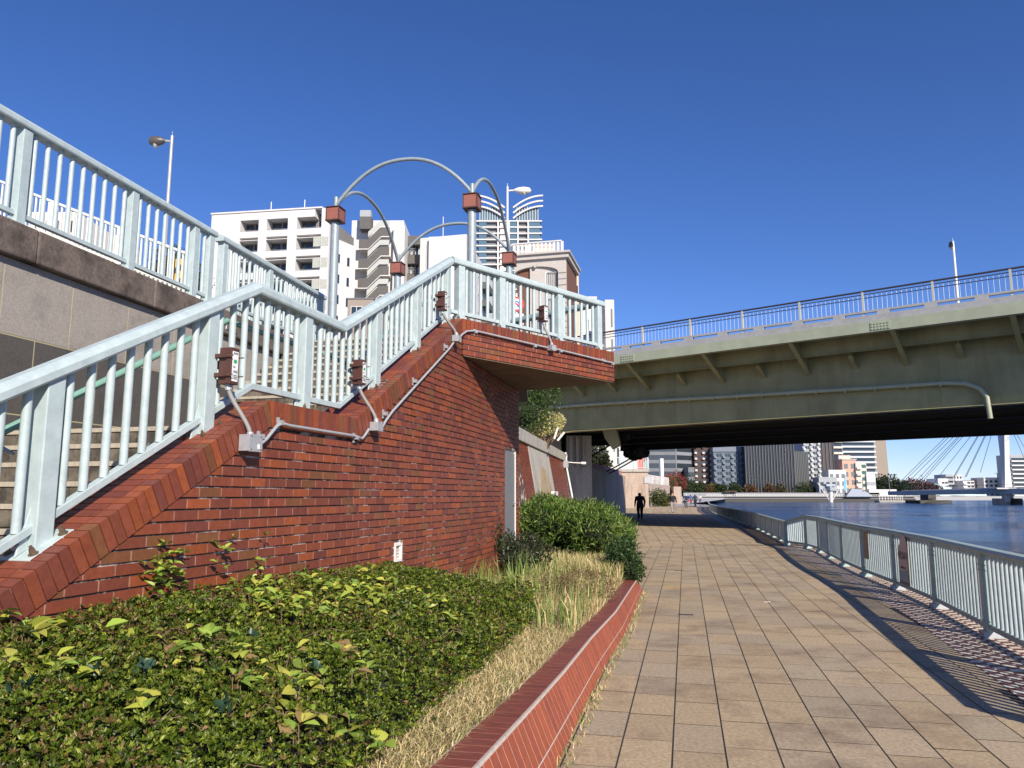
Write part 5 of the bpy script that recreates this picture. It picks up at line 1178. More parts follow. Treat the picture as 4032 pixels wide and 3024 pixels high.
# ---- things left beyond the tan block
t = thing('white_building', 'white building with a red corner panel above the sunlit tan block', 'building', (ux(2450, 125), 125, 4))
q = MB(); q.box(WORLD, ux(2380, 125), ux(2512, 125), 125, 133, 4, 15); q.build('wall', WHITE, t)
q = MB(); q.box(WORLD, ux(2512.5, 125), ux(2541, 125), 125, 133, 4, 15); q.build('red_panel', REDP, t)
for u0, u1 in ((2403, 2414), (2424, 2440)): q = MB(); q.box(WORLD, ux(u0, 125), ux(u1, 125), 124.9, 125.05, 6.6, 9.2); q.build('window', GLASS, t)
t = thing('chimney', 'slim white slab tower beyond the promenade walkers', 'tower', (ux(2609, 190), 190, 0)); q = MB(); q.box(WORLD, ux(2603, 190), ux(2615, 190), 190, 192, 0, vz(1805, 190)); q.build('slab', FRAME, t)
t = thing('white_railing', 'white railing on the levee beyond the tan block', 'railing', (ux(2590, 130), 130, 2.5)); z0 = vz(1900, 130); q = MB(); q.bar((ux(2552, 128), 128, z0 + 1.2), (ux(2632, 150), 150, z0 + 1.2), .12, .12)
for k in range(18): a = k / 17; x = ux(2552, 128) * (1 - a) + ux(2632, 150) * a; q.box(WORLD, x, x + .1, 128 + 22 * a, 128.1 + 22 * a, z0 - .2, z0 + 1.2)
q.build('rails', FRAME, t)
q = MB(); q.slab([(ux(2556, 128), 128), (ux(2636, 150), 150), (ux(2650, 200), 200), (ux(2560, 200), 200)], -.1, z0 - .2); q.build('levee_bank', CONCW, None, label='low tan levee wall running on beyond the sunlit block', cat='wall')
q = MB(); q.box(WORLD, ux(2652, 150), ux(2682, 150), 150, 156, -.1, vz(1916, 150)); q.build('concrete_kiosk', CONCW, None, label='small tan concrete kiosk at the far end of the promenade', cat='kiosk')
q = MB(); q.slab([(ux(2690, 160), 160), (ux(2690, 260), 250), (ux(2700, 370), 372), (ux(2860, 372), 372), (ux(2770, 200), 200)], -.1, .0); struct(q.build('pavement', PAVER))
# ================================================================== VEGETATION
def leaves(pos, nrm, size, cols, name, m, aspect=.42, parent=None, bend=.25, **tags):
    """pos (n,3), nrm (n,3) growth directions, size (n,), cols (n,3): each leaf is a folded kite of two quads"""
    n = len(pos); d = nrm / np.linalg.norm(nrm, axis=1)[:, None]
    r = rng.normal(size=(n, 3)); w = np.cross(d, r); w /= np.linalg.norm(w, axis=1)[:, None]; u = np.cross(w, d)
    L = size[:, None]; W = L * aspect * .5
    base = pos; tip = pos + d * L - u * L * bend * .6; mid = pos + d * L * .5 + u * L * .02
    la = mid + w * W + u * L * bend * .25; ra = mid - w * W + u * L * bend * .25
    v = np.stack([base, la, tip, ra], 1).reshape(-1, 3)
    k = np.arange(n)[:, None] * 4; f = np.stack([k + 0, k + 1, k + 2, k + 0, k + 2, k + 3], 1).reshape(-1)
    me = bpy.data.meshes.new(name); org = np.array([v[:, 0].mean(), v[:, 1].mean(), v[:, 2].min()])
    nv = len(v); nf = 2 * n
    me.vertices.add(nv); me.vertices.foreach_set('co', (v - org).ravel()); me.loops.add(nf * 3); me.loops.foreach_set('vertex_index', f.astype(np.int32))
    me.polygons.add(nf); me.polygons.foreach_set('loop_start', (np.arange(nf) * 3).astype(np.int32)); me.polygons.foreach_set('loop_total', np.full(nf, 3, np.int32))
    me.update(calc_edges=True); me.materials.append(m)
    a = me.color_attributes.new('col', 'FLOAT_COLOR', 'CORNER'); cc = np.repeat(np.concatenate([cols, np.ones((n, 1))], 1), 6, axis=0); a.data.foreach_set('color', cc.ravel())
    o = bpy.data.objects.new(name, me); COL.objects.link(o); o.location = org
    if parent is not None: o.parent = parent; o.location = Vector(org) - wloc(parent)
    tagit(o, **tags); return o
def bigleaves(P_, D_, S_, C_, name, m, parent):
    # broad leaves: pointed outline of eight rim points folded along a midrib
    mb = MB()
    for p, d, L, c in zip(P_, D_, S_, C_):
        p = Vector(p); d = Vector(d).normalized(); w_ = d.cross(Vector((0, 0, 1))); w_ = (w_ + Vector((random.gauss(0, .25), random.gauss(0, .25), random.gauss(0, .25)))).normalized(); u_ = w_.cross(d).normalized()
        L0 = L * random.uniform(.85, 1.1); dr = random.uniform(.05, .35); mid = []; lt = []; rt_ = []
        for a, wd in ((.0, .0), (.18, .17), (.42, .29), (.68, .22), (.88, .09), (1.0, 0)):
            q = p + d * L0 * (.12 + .88 * a) - u_ * L0 * dr * a * a
            mid.append(q); f_ = u_ * L0 * wd * .45; lt.append(q + w_ * L0 * wd + f_); rt_.append(q - w_ * L0 * wd + f_)
        n0 = [p] + mid + lt[1:5] + rt_[1:5]; fs = []
        M = lambda i: 1 + i
        Lx = lambda i: 7 + i - 1; Rx = lambda i: 11 + i - 1
        fs += [(M(0), Lx(1), M(1)), (M(0), M(1), Rx(1)), (M(5), M(4), Lx(4)), (M(5), Rx(4), M(4))]
        for i in range(1, 4): fs += [(M(i), Lx(i), Lx(i + 1), M(i + 1)), (M(i), M(i + 1), Rx(i + 1), Rx(i))]
        mb.add(n0[:], fs, c)
    return mb.build(name, m, parent)
def blades(pos, h, lean, cols, name, m, w=.004, **tags):
    n = len(pos); a = rng.uniform(0, 2 * pi, n); side_ = np.stack([np.cos(a), np.sin(a), np.zeros(n)], 1); b_ = rng.uniform(0, 2 * pi, n)
    ld = np.stack([np.cos(b_), np.sin(b_), np.zeros(n)], 1) * (lean * h)[:, None]; up = np.array([0, 0, 1.0])
    W = (w if np.ndim(w) else np.full(n, w))[:, None]
    p1 = pos + ld * .3 + up * (h * .6)[:, None]; p2 = pos + ld + up * (h * (1 - .35 * lean))[:, None]
    v = np.stack([pos - side_ * W, pos + side_ * W, p1 + side_ * W * .8, p1 - side_ * W * .8, p2], 1).reshape(-1, 3)
    k = np.arange(n)[:, None] * 5; f = np.stack([k, k + 1, k + 2, k, k + 2, k + 3, k + 3, k + 2, k + 4], 1).reshape(-1)
    nf = 3 * n; me = bpy.data.meshes.new(name); org = np.array([v[:, 0].mean(), v[:, 1].mean(), v[:, 2].min()])
    me.vertices.add(len(v)); me.vertices.foreach_set('co', (v - org).ravel()); me.loops.add(nf * 3); me.loops.foreach_set('vertex_index', f.astype(np.int32))
    me.polygons.add(nf); me.polygons.foreach_set('loop_start', (np.arange(nf) * 3).astype(np.int32)); me.polygons.foreach_set('loop_total', np.full(nf, 3, np.int32)); me.update(calc_edges=True); me.materials.append(m)
    at_ = me.color_attributes.new('col', 'FLOAT_COLOR', 'CORNER'); cc = np.repeat(np.concatenate([cols, np.ones((n, 1))], 1), 9, axis=0); at_.data.foreach_set('color', cc.ravel())
    o = bpy.data.objects.new(name, me); COL.objects.link(o); o.location = org; tagit(o, **tags); return o
def pick(pal, n, j=.2, wts=None):
    pal = np.array(pal); c = pal[rng.choice(len(pal), n, p=wts)]; return np.clip(c * rng.uniform(1 - j, 1 + j, (n, 1)), 0, 1)
def noise2(x, y, s=1.0): return (np.sin(x * 3.1 * s + 1.3 * np.sin(y * 2.3 * s)) + np.sin(y * 4.3 * s + 1.7 * np.sin(x * 1.9 * s + 2)) + np.sin((x + y) * 6.7 * s)) / 3
wallx = lambda y: np.where(y < 10.2, -2.37 + .2856 * (y - 4.2), -.666 + .2234 * (y - 10.165))
kerbv = np.vectorize(kerbx); khv = np.vectorize(kh)
def edge(y):  # river-side edge of the clipped hedge
    return np.interp(y, [.5, 2.0, 3.0, 4.4, 6.0, 7.5, 8.6, 9.3], [-1.15, -.90, -.74, -.52, -.22, .06, .22, -.1])
def hedge_z(x, y):
    a = np.clip((x - wallx(y)) / np.maximum(edge(y) - wallx(y), .1), 0, 1)
    top = np.interp(y, [0, 4, 6, 8, 9, 9.6], [.93, .96, .98, .90, .70, .52]); side_ = np.interp(y, [0, 4, 8, 9.6], [.74, .72, .60, .48])
    e = np.clip((edge(y) - x) / .38, 0, 1); z = (top + (side_ - top) * a)
    return .38 + (z - .38) * np.sqrt(1 - (1 - e) ** 2) + .035 * noise2(x, y, 1.6) + .03 * noise2(x, y, 4.3) + .016 * noise2(y, x, 9.7)
# hedge body (dark woody mass)
vv = []; ff = []; NY, NX = 90, 40
for y in np.linspace(.3, 9.5, NY):
    x0, x1 = float(wallx(np.array(y))) - .0, float(edge(y))
    for q_ in np.linspace(0, 1, NX): x = x0 + (x1 - x0) * q_; vv.append((x, y, float(hedge_z(np.array(x), np.array(y))) - .11 if q_ < 1 else .25))
for i in range(NY - 1):
    for j in range(NX - 1): a = i * NX + j; ff.append((a, a + 1, a + NX + 1, a + NX))
hd = thing('hedge', 'low clipped dark green azalea hedge at the foot of the brick wall', 'hedge', (-1.2, 4, .3))
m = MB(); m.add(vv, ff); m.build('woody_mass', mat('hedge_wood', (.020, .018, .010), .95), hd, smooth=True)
def hedge_pts(dens):
    P_ = []
    for y0 in np.arange(.4, 9.5, .25):
        d_ = dens(y0); wd = float(edge(y0) - wallx(np.array(y0))); n = int(max(wd, 0) * .25 * d_)
        if n <= 0: continue
        y = rng.uniform(y0, y0 + .25, n); x = wallx(y) + (edge(y) - wallx(y) + .04) * rng.uniform(0, 1, n); P_.append(np.stack([x, y], 1))
    return np.concatenate(P_)
# leaf whorls: every shoot carries five or six small leaves
sh = hedge_pts(lambda y: np.interp(y, [.4, 2, 3, 5, 9], [900, 4800, 3900, 2300, 1300])); ns_ = len(sh)
nx_ = 2600; ye = rng.uniform(1.0, 9.4, nx_); xe = edge(ye) + rng.normal(.0, .03, nx_); fz = rng.uniform(0, 1, nx_)
sh = np.concatenate([sh, np.column_stack([xe, ye])]); ns_ = len(sh)
zz = hedge_z(sh[:, 0], sh[:, 1]) - rng.uniform(-.03, .085, ns_)
zz[-nx_:] = .33 + .32 * fz + rng.normal(0, .02, nx_)
K = 6; pos = np.repeat(np.column_stack([sh, zz]), K, axis=0); nl = len(pos)
ang = rng.uniform(0, 2 * pi, nl); el = rng.uniform(.15, 1.25, nl)
tilt = np.repeat(rng.normal(0, .35, (ns_, 2)), K, axis=0)
dr_ = np.column_stack([np.cos(ang) * np.cos(el) + tilt[:, 0], np.sin(ang) * np.cos(el) + tilt[:, 1], np.sin(el)])
szs = np.repeat(rng.uniform(.016, .027, ns_) * np.interp(sh[:, 1], [2, 5, 9], [1, 1.15, 1.4]), K) * rng.uniform(.8, 1.15, nl)
patch = noise2(sh[:, 0] * .9, sh[:, 1] * .9); pr_ = np.clip(.12 + .28 * patch, .02, .5)
kind_ = rng.uniform(0, 1, ns_) < pr_
g1 = pick([(.075, .115, .010), (.12, .165, .016), (.05, .08, .010), (.21, .25, .035)], ns_, .25); g2 = pick([(.15, .11, .03), (.12, .08, .03), (.19, .14, .05)], ns_, .25)
base_c = np.where(kind_[:, None], g2, g1); cl_ = np.repeat(base_c, K, axis=0) * rng.uniform(.75, 1.3, (nl, 1))
leaves(pos, dr_, szs, cl_, 'foliage', LEAF, .44, hd)
# dead twigs and dry leaves caught in the hedge
n = 900; q2 = hedge_pts(lambda y: 45)[:n]; n = len(q2); z = hedge_z(q2[:, 0], q2[:, 1]); d_ = rng.normal(size=(n, 3)); d_[:, 2] = np.abs(d_[:, 2]) * .3
leaves(np.column_stack([q2, z]), d_, rng.uniform(.018, .038, n), pick([(.30, .17, .09), (.22, .12, .06), (.36, .24, .14)], n), 'dry_leaves', LEAFM, .6, hd, bend=.8)
m = MB()
for k in range(170):
    i = random.randrange(len(q2)); x, y = q2[i]; zt = float(hedge_z(np.array(x), np.array(y))); a = random.uniform(0, 6.28); l = random.uniform(.08, .28); e_ = random.uniform(0, .5)
    m.tube([(x, y, zt - .02), (x + cos(a) * l * .5, y + sin(a) * l * .5, zt + l * e_ * .6 + .01), (x + cos(a) * l, y + sin(a) * l, zt + l * e_ * .3)], .0018, 4)
m.build('branches', TWIG, hd)
# broad pale creeper leaves over the hedge
SC = 1.18
def creeper(lab, spots, n_per, size, pal, spread=.12, lift=(.0, .05), name='creeper'):
    P_, D_, S_, C_ = [], [], [], []; st = MB(); cx = cy = 0
    t = None
    for (u, v, zg) in spots:
        p = at(u, v, 1.0); k = (zg - HC) / (p.z - HC); x, y = p.x * k, p.y * k
        lim = float(wallx(np.array(y))) + .05; x = max(x, lim)
        if t is None: t = thing(name, lab, 'creeper', (x, y, zg - .3), 'yellow green creepers in the hedge')
        z0 = float(hedge_z(np.array(x), np.array(y))) if x < edge(y) else zg
        for j in range(n_per):
            px, py = x + random.gauss(0, spread), y + random.gauss(0, spread); px = max(px, float(wallx(np.array(py))) + .04)
            zz_ = float(hedge_z(np.array(px), np.array(py))) if px < edge(py) else z0
            h_ = random.uniform(*lift)
            if lift[1] > .3: px = float(wallx(np.array(py))) + .03 + random.uniform(0, .10) * (1 - h_)
            if lift[1] <= .3: st.tube([(px, py, zz_ - .05), (px + random.gauss(0, .01), py, zz_ + h_)], .0022, 5)
            nlf = random.choice((3, 5, 3)); a0 = random.uniform(0, 6.28)
            for q_ in range(nlf):
                a = a0 + (q_ - nlf / 2) * .85; e_ = random.uniform(-.05, .75); P_.append((px, py, zz_ + h_ + random.uniform(-.012, .012))); D_.append((cos(a) * cos(e_), sin(a) * cos(e_), sin(e_))); S_.append(SC * random.uniform(*size)); C_.append(jit(random.choice(pal), .22))
    bigleaves(P_, D_, S_, C_, 'foliage', LEAF, t); st.build('branches', TWIG, t)
YG = [(.38, .42, .06), (.28, .38, .06), (.46, .44, .08), (.20, .30, .05)]
creeper('broad yellow green creeper leaves at the hedge edge by the lower left of the wall', [(40, 2470, .98), (150, 2440, .98), (300, 2440, .98), (420, 2430, .98), (70, 2500, .98)], 2, (.07, .125), YG, .05)
creeper('yellow creeper leaves low at the left side of the hedge', [(80, 2610, .93), (300, 2560, .93), (240, 2600, .93), (340, 2570, .93)], 3, (.05, .09), YG, .06)
creeper('small bright creeper sprig in the middle of the hedge', [(560, 2680, .9), (590, 2690, .9)], 1, (.06, .09), YG, .03)
creeper('yellow and brown creeper leaves sprawling over the middle of the hedge', [(800, 2520, .93), (960, 2560, .93), (1080, 2500, .93), (1250, 2620, .90), (1400, 2600, .88), (1080, 2600, .9), (1420, 2670, .86), (700, 2470, .95), (1180, 2560, .9), (1300, 2480, .9), (980, 2480, .93)], 5, (.05, .085), YG + [(.28, .19, .08)], .10)
creeper('green creeper clump climbing the brick wall', [(880, 2330, 1.0), (910, 2300, 1.0), (930, 2280, 1.0), (880, 2350, 1.0), (905, 2340, 1.0), (870, 2340, 1.0)], 9, (.04, .065), [(.26, .36, .05), (.34, .42, .07), (.18, .28, .04)], .07, (.0, .36))
creeper('long drift of yellow green creeper along the foot of the brick wall', [(u, 2330 - (u - 1000) * .18, .98) for u in range(1000, 1560, 45)] + [(u, 2380 - (u - 1000) * .18, .96) for u in range(1100, 1650, 60)], 9, (.05, .08), YG, .12, (.0, .07))
creeper('pale creeper leaves in the hedge nearest the grass', [(1690, 2330, .85), (1720, 2350, .85), (1780, 2370, .82), (1860, 2440, .75), (1920, 2480, .7)], 3, (.05, .08), YG, .06)
# dark round-leaved seedlings
P_ = []; 
for (u, v) in ((360, 2590), (560, 2570), (850, 2540), (1240, 2520), (990, 2450), (120, 2680), (890, 2660), (1180, 2560)):
    p = at(u, v, 1.0); k = (.92 - HC) / (p.z - HC); P_.append((p.x * k, p.y * k))
for i, (x, y) in enumerate(P_):
    n = 9; z0 = float(hedge_z(np.array(x), np.array(y))); a = rng.uniform(0, 6.28, n); e_ = rng.uniform(.1, 1.2, n)
    leaves(np.column_stack([np.full(n, x) + rng.normal(0, .02, n), np.full(n, y) + rng.normal(0, .02, n), z0 + rng.uniform(0, .05, n)]), np.column_stack([np.cos(a) * np.cos(e_), np.sin(a) * np.cos(e_), np.sin(e_)]), rng.uniform(.035, .055, n), pick([(.035, .075, .045), (.05, .10, .06)], n), 'seedling', LEAF, .7, label='dark round-leaved seedling growing up through the clipped hedge', cat='seedling', group='dark seedlings in the hedge')
# grasses
def bedpts(n, y0, y1, fx0, fx1):
    y = rng.uniform(y0, y1, n); x = fx0(y) + (fx1(y) - fx0(y)) * rng.uniform(0, 1, n); return x, y
sz_ = lambda x, y: khv(y) - .06 + .12 * np.clip((kerbv(y) - .15 - x) / np.maximum(kerbv(y) - .15 - wallx(y), .1), 0, 1)
DRY = [(.68, .54, .27), (.60, .47, .22), (.76, .64, .38), (.44, .33, .16)]; GRN = [(.16, .24, .05), (.22, .30, .08), (.12, .19, .04)]
def grass(n, y0, y1, fx0, fx1, h0, h1, pal, lean, w, j=.2):
    x, y = bedpts(n, y0, y1, fx0, fx1); return blades_acc(x, y, rng.uniform(h0, h1, n), rng.uniform(*lean, n), pick(pal, n, j), w)
ACC = []
def blades_acc(x, y, h, lean, c, w): ACC.append((np.column_stack([x, y, sz_(x, y)]), h, lean, c, np.full(len(x), w)))
ky_ = lambda y: kerbv(y) - .21 - .42 * khv(y)
grass(26000, 1.2, 9.0, lambda y: edge(y) - .16, ky_, .05, .16, DRY + DRY + GRN[:1], (.3, 1.4), .0026)
grass(5000, 1.5, 9.0, lambda y: edge(y) - .05, ky_, .04, .11, GRN + DRY[:2], (.2, 1.0), .0022)
grass(26000, 8.4, 12.9, lambda y: wallx(y) + .1, ky_, .08, .24, DRY + DRY + GRN[:1], (.1, 1.3), .0035)
grass(650, 7.6, 12.9, lambda y: np.where(y < 8.8, edge(y) - .1, wallx(y) + .15), ky_, .25, .52, GRN + DRY[:1], (.02, .35), .006)
grass(160, 8.5, 12.6, lambda y: wallx(y) + .1, lambda y: wallx(y) + 1.2, .35, .62, GRN, (.02, .3), .009)
n_ = 9000; y = rng.uniform(12.7, 16.2, n_); x = .05 + (y - 12.7) * .06 + rng.uniform(0, 1, n_) * (1.75 + (y - 13) * .07); ACC.append((np.column_stack([x, y, np.full(n_, .26)]), rng.uniform(.10, .34, n_), rng.uniform(.05, 1.0, n_), pick(DRY + DRY + GRN, n_), np.full(n_, .005)))
# fringe of weeds outside the kerb
x, y = bedpts(900, 3.5, 13.2, lambda y: kerbv(y) + .0, lambda y: kerbv(y) + .10); ACC.append((np.column_stack([x, y, np.zeros(900)]), rng.uniform(.02, .07, 900), rng.uniform(.3, 1.2, 900), pick(GRN + DRY, 900), np.full(900, .003)))
pos = np.concatenate([a[0] for a in ACC]); blades(pos, np.concatenate([a[1] for a in ACC]), np.concatenate([a[2] for a in ACC]), np.concatenate([a[3] for a in ACC]), 'dry_grass', LEAFM, np.concatenate([a[4] for a in ACC]), kind='stuff', label='dry straw and green grass between hedge and kerb', cat='grass')
# bush helper: shell of leaves over lobed blobs
def bush(name, lab, blobs, n, size, pal, asp=.4, m=LEAF, cat='bush', group=None, up=.4, fill=True, bend=.25, wts=None):
    t = thing(name, lab, cat, (blobs[0][0], blobs[0][1], min(b_[2] - b_[5] for b_ in blobs)), group)
    vol = np.array([(b_[3] * b_[4] + b_[4] * b_[5] + b_[3] * b_[5]) for b_ in blobs]); pk = rng.choice(len(blobs), n, p=vol / vol.sum()); B = np.array(blobs)[pk]
    d = rng.normal(size=(n, 3)); d /= np.linalg.norm(d, axis=1)[:, None]; lump_ = 1 + .10 * np.sin(d[:, 0] * 7 + B[:, 0] * 3) + .10 * np.sin(d[:, 2] * 8 + d[:, 1] * 6)
    r_ = (1 - rng.uniform(0, 1, n) ** 2 * .38 + np.clip(rng.normal(0, .07, n), -.05, .25)) * lump_; pos = B[:, :3] + d * B[:, 3:6] * r_[:, None]
    keep = pos[:, 2] > min(b_[2] - b_[5] for b_ in blobs) * 0 + .0; pos = pos[keep]; d = d[keep]; n = len(pos)
    g = d * .6 + rng.normal(size=(n, 3)) * .7; g[:, 2] += up
    leaves(pos, g, rng.uniform(size[0], size[1], n), pick(pal, n, .25, wts), 'foliage', m, asp, t, bend)
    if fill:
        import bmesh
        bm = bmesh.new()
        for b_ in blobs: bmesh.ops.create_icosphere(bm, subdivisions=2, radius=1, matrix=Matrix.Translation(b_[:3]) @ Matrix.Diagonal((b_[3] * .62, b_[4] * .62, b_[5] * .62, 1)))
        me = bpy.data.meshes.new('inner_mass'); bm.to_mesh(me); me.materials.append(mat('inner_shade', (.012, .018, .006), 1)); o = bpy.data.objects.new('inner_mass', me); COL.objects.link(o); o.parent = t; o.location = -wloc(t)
    return t
# bamboo-like shrub mass beyond the door
bl = []
for k in range(34):
    y = random.uniform(15.7, 22.5); x = random.uniform(.35 + (y - 14) * .03, 1.75 + (y - 14) * .13); top_ = np.interp(x - .11 * (y - 14), [.2, 1.1, 1.8], [1.50, 1.42, 1.22]) + random.uniform(-.12, .05); bl.append((x, y, top_ - .55, .55, .6, .52))
for k in range(10): y = random.uniform(15.4, 21.5); bl.append((1.75 + (y - 14) * .12, y, .60, .42, .5, .5))
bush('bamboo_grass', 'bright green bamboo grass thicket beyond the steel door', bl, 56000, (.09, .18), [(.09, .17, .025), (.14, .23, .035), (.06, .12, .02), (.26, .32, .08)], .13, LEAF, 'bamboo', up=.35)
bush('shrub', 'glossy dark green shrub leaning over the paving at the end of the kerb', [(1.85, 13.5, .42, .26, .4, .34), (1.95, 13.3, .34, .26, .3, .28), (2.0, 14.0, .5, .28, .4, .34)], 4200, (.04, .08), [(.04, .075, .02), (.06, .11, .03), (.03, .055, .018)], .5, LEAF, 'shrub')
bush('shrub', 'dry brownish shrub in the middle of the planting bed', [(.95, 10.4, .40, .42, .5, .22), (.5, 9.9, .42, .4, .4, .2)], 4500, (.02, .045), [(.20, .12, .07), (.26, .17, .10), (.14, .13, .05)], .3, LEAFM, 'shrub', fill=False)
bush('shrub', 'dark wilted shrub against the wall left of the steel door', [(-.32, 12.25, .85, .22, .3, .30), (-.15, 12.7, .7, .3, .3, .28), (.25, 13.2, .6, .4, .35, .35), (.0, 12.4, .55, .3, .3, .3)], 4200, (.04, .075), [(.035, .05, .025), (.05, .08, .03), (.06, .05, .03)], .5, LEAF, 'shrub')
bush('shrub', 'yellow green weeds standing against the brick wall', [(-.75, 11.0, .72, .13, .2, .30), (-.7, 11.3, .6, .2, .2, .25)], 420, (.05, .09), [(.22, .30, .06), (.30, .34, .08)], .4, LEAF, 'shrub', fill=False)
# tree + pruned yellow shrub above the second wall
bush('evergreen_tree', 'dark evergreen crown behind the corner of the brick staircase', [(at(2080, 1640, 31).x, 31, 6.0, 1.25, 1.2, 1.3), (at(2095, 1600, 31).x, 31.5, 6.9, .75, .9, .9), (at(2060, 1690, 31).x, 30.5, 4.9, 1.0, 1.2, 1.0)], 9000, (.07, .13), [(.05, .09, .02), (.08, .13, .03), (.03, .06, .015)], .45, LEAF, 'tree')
p = at(2150, 1672, 32); t = bush('pruned_shrub', 'pruned round shrub with pale yellow leaves on top of the retaining wall', [(p.x, 32, p.z, .72, .7, .48), (p.x - .3, 32, p.z - .1, .45, .5, .4), (p.x + .45, 32, p.z + .15, .35, .4, .3)], 1700, (.07, .12), [(.55, .52, .22), (.42, .42, .14), (.62, .55, .30)], .6, LEAF, 'shrub', fill=False)
m = MB()
for k in range(12): a = random.uniform(-.9, 1.5); m.tube([(p.x, 32, p.z - 1.0), (p.x + a * .4, 32 + random.uniform(-.3, .3), p.z - .4), (p.x + a, 32 + random.uniform(-.3, .3), p.z + random.uniform(-.3, .25))], [.035, .022, .012], 5)
m.build('branches', TWIG, t)
m = MB()
for (u0, v0, u1, v1) in ((2182, 1728, 2196, 1682), (2195, 1735, 2222, 1702)): m.tube([at(u0, v0, 31.5), at(u1, v1, 31.5)], .045, 8)
m.build('support_poles', FRAME, t)
# tree beyond left railing
def farclump(nm, lab, cat, blobs, n, size, pal, group=None): return bush(nm, lab, blobs, n, size, pal, .7, LEAFM, cat, group, fill=True)
p = at(680, 985, 60); farclump('tree', 'dark leafy tree behind the street lamp at the upper left', 'tree', [(p.x, 60, p.z - 1.5, 1.6, 1.5, 1.6), (p.x - .8, 60, p.z - 3, 1.5, 1.5, 1.8), (p.x + 1.8, 60, p.z - 2.6, 1.4, 1.4, 1.5)], 4000, (.12, .25), [(.05, .08, .025), (.08, .11, .035)])
for k, u in enumerate((640, 700, 760)): pass
# promenade shrubs far along
for lab, u, v, Y, rx_, rz_, pal in (('olive green bush beside the far kiosk', 2592, 1965, 112, 1.7, 1.3, [(.07, .09, .025), (.11, .12, .04)]), ('small bright green bush on the far promenade', 2622, 1975, 118, 1.0, .7, [(.12, .17, .03), (.16, .2, .05)]),
                                ('red leaved tree above the far levee wall', 2655, 1895, 170, 2.6, 2.0, [(.30, .05, .04), (.22, .05, .04)]), ('rust leaved bush beside the far kiosk', 2640, 1915, 160, 1.5, 2.2, [(.26, .09, .04), (.18, .12, .04)]),
                                ('dark tree under the bridge behind the cables', 2350, 1815, 70, 1.2, 1.3, [(.02, .03, .012), (.04, .05, .02)])):
    p = at(u, v, Y); bush('bush' if 'tree' not in lab else 'tree', lab, [(p.x, Y, p.z, rx_, rx_, rz_), (p.x + rx_ * .5, Y, p.z - rz_ * .3, rx_ * .6, rx_ * .6, rz_ * .6)], 1800, (.14, .3), pal, .7, LEAFM, 'bush' if 'tree' not in lab else 'tree')
# far bank trees
for k, (u, v, r_, h_, col, nm) in enumerate(((2705, 1912, 5.0, 4.4, 'g', 'round dark green tree left of the brown tower'), (2748, 1923, 2.0, 2.2, 'g', 'small green tree by the brown tower foot'), (2762, 1922, 2.4, 2.5, 'g', 'green tree right of the brown tower foot'), (2789, 1928, 2.0, 1.8, 'r', 'small red tree left of the blue grey block'), (2806, 1925, 1.6, 2.2, 'y', 'small yellow green tree'),
                             (2817, 1925, 1.3, 2.0, 'g', 'first clipped green tree before the blue grey block'), (2828, 1925, 1.3, 2.0, 'g', 'second clipped green tree before the blue grey block'), (2840, 1926, 1.2, 1.9, 'g', 'third clipped green tree before the blue grey block'), (2852, 1926, 1.2, 1.9, 'g', 'fourth clipped green tree before the blue grey block'), (2890, 1922, 2.4, 2.6, 'g', 'olive tree before the blue grey block'),
                             (2905, 1929, 2.4, 1.8, 'g', 'low green bush before the blue grey block'), (2954, 1927, 3.0, 2.2, 'r', 'broad orange red tree before the black tower'), (3030, 1926, 2.4, 2.6, 'r', 'rust red tree before the black tower'), (3073, 1927, 2.4, 2.2, 'o', 'olive brown tree before the black tower'), (3170, 1925, 6.0, 3.2, 'g', 'dark green tree right of the black tower'))):
    pal = {'g': [(.035, .055, .02), (.06, .085, .03)], 'r': [(.20, .075, .04), (.15, .08, .04), (.10, .09, .04)], 'y': [(.20, .17, .03), (.14, .14, .03)], 'o': [(.12, .10, .05), (.09, .09, .04)]}[col]
    p = at(u, v, 381); bush('bank_tree', nm, [(p.x, 381, p.z, r_, 1.5, h_), (p.x + r_ * .4, 381, p.z - h_ * .4, r_ * .6, 1.2, h_ * .6), (p.x - r_ * .4, 381, p.z - h_ * .3, r_ * .6, 1.2, h_ * .6)], 700, (.5, 1.0), pal, .8, LEAFM, 'tree', 'trees along the far flood wall')
for lab, u, v, Y, a, c_, pal in (('dark green tree mass behind the cable ends', 3490, 1915, 420, 13, 5.5, [(.02, .035, .015), (.035, .05, .02)]), ('dark evergreen mass nearest the leaning tower flank', 3450, 1918, 415, 7, 3.5, [(.02, .035, .015), (.03, .045, .02)]), ('reddish brown bare trees left of the turquoise roof', 3600, 1918, 430, 14, 4.0, [(.10, .05, .045), (.14, .07, .06)])):
    p = at(u, v, Y); bush('bank_tree', lab, [(p.x, Y, p.z, a * .6, 3, c_), (p.x - a * .55, Y, p.z - 1.2, a * .5, 3, c_ * .7), (p.x + a * .55, Y, p.z - 1.0, a * .5, 3, c_ * .7)], 2500, (.7, 1.4), pal, .8, LEAFM, 'tree', 'trees along the far flood wall')

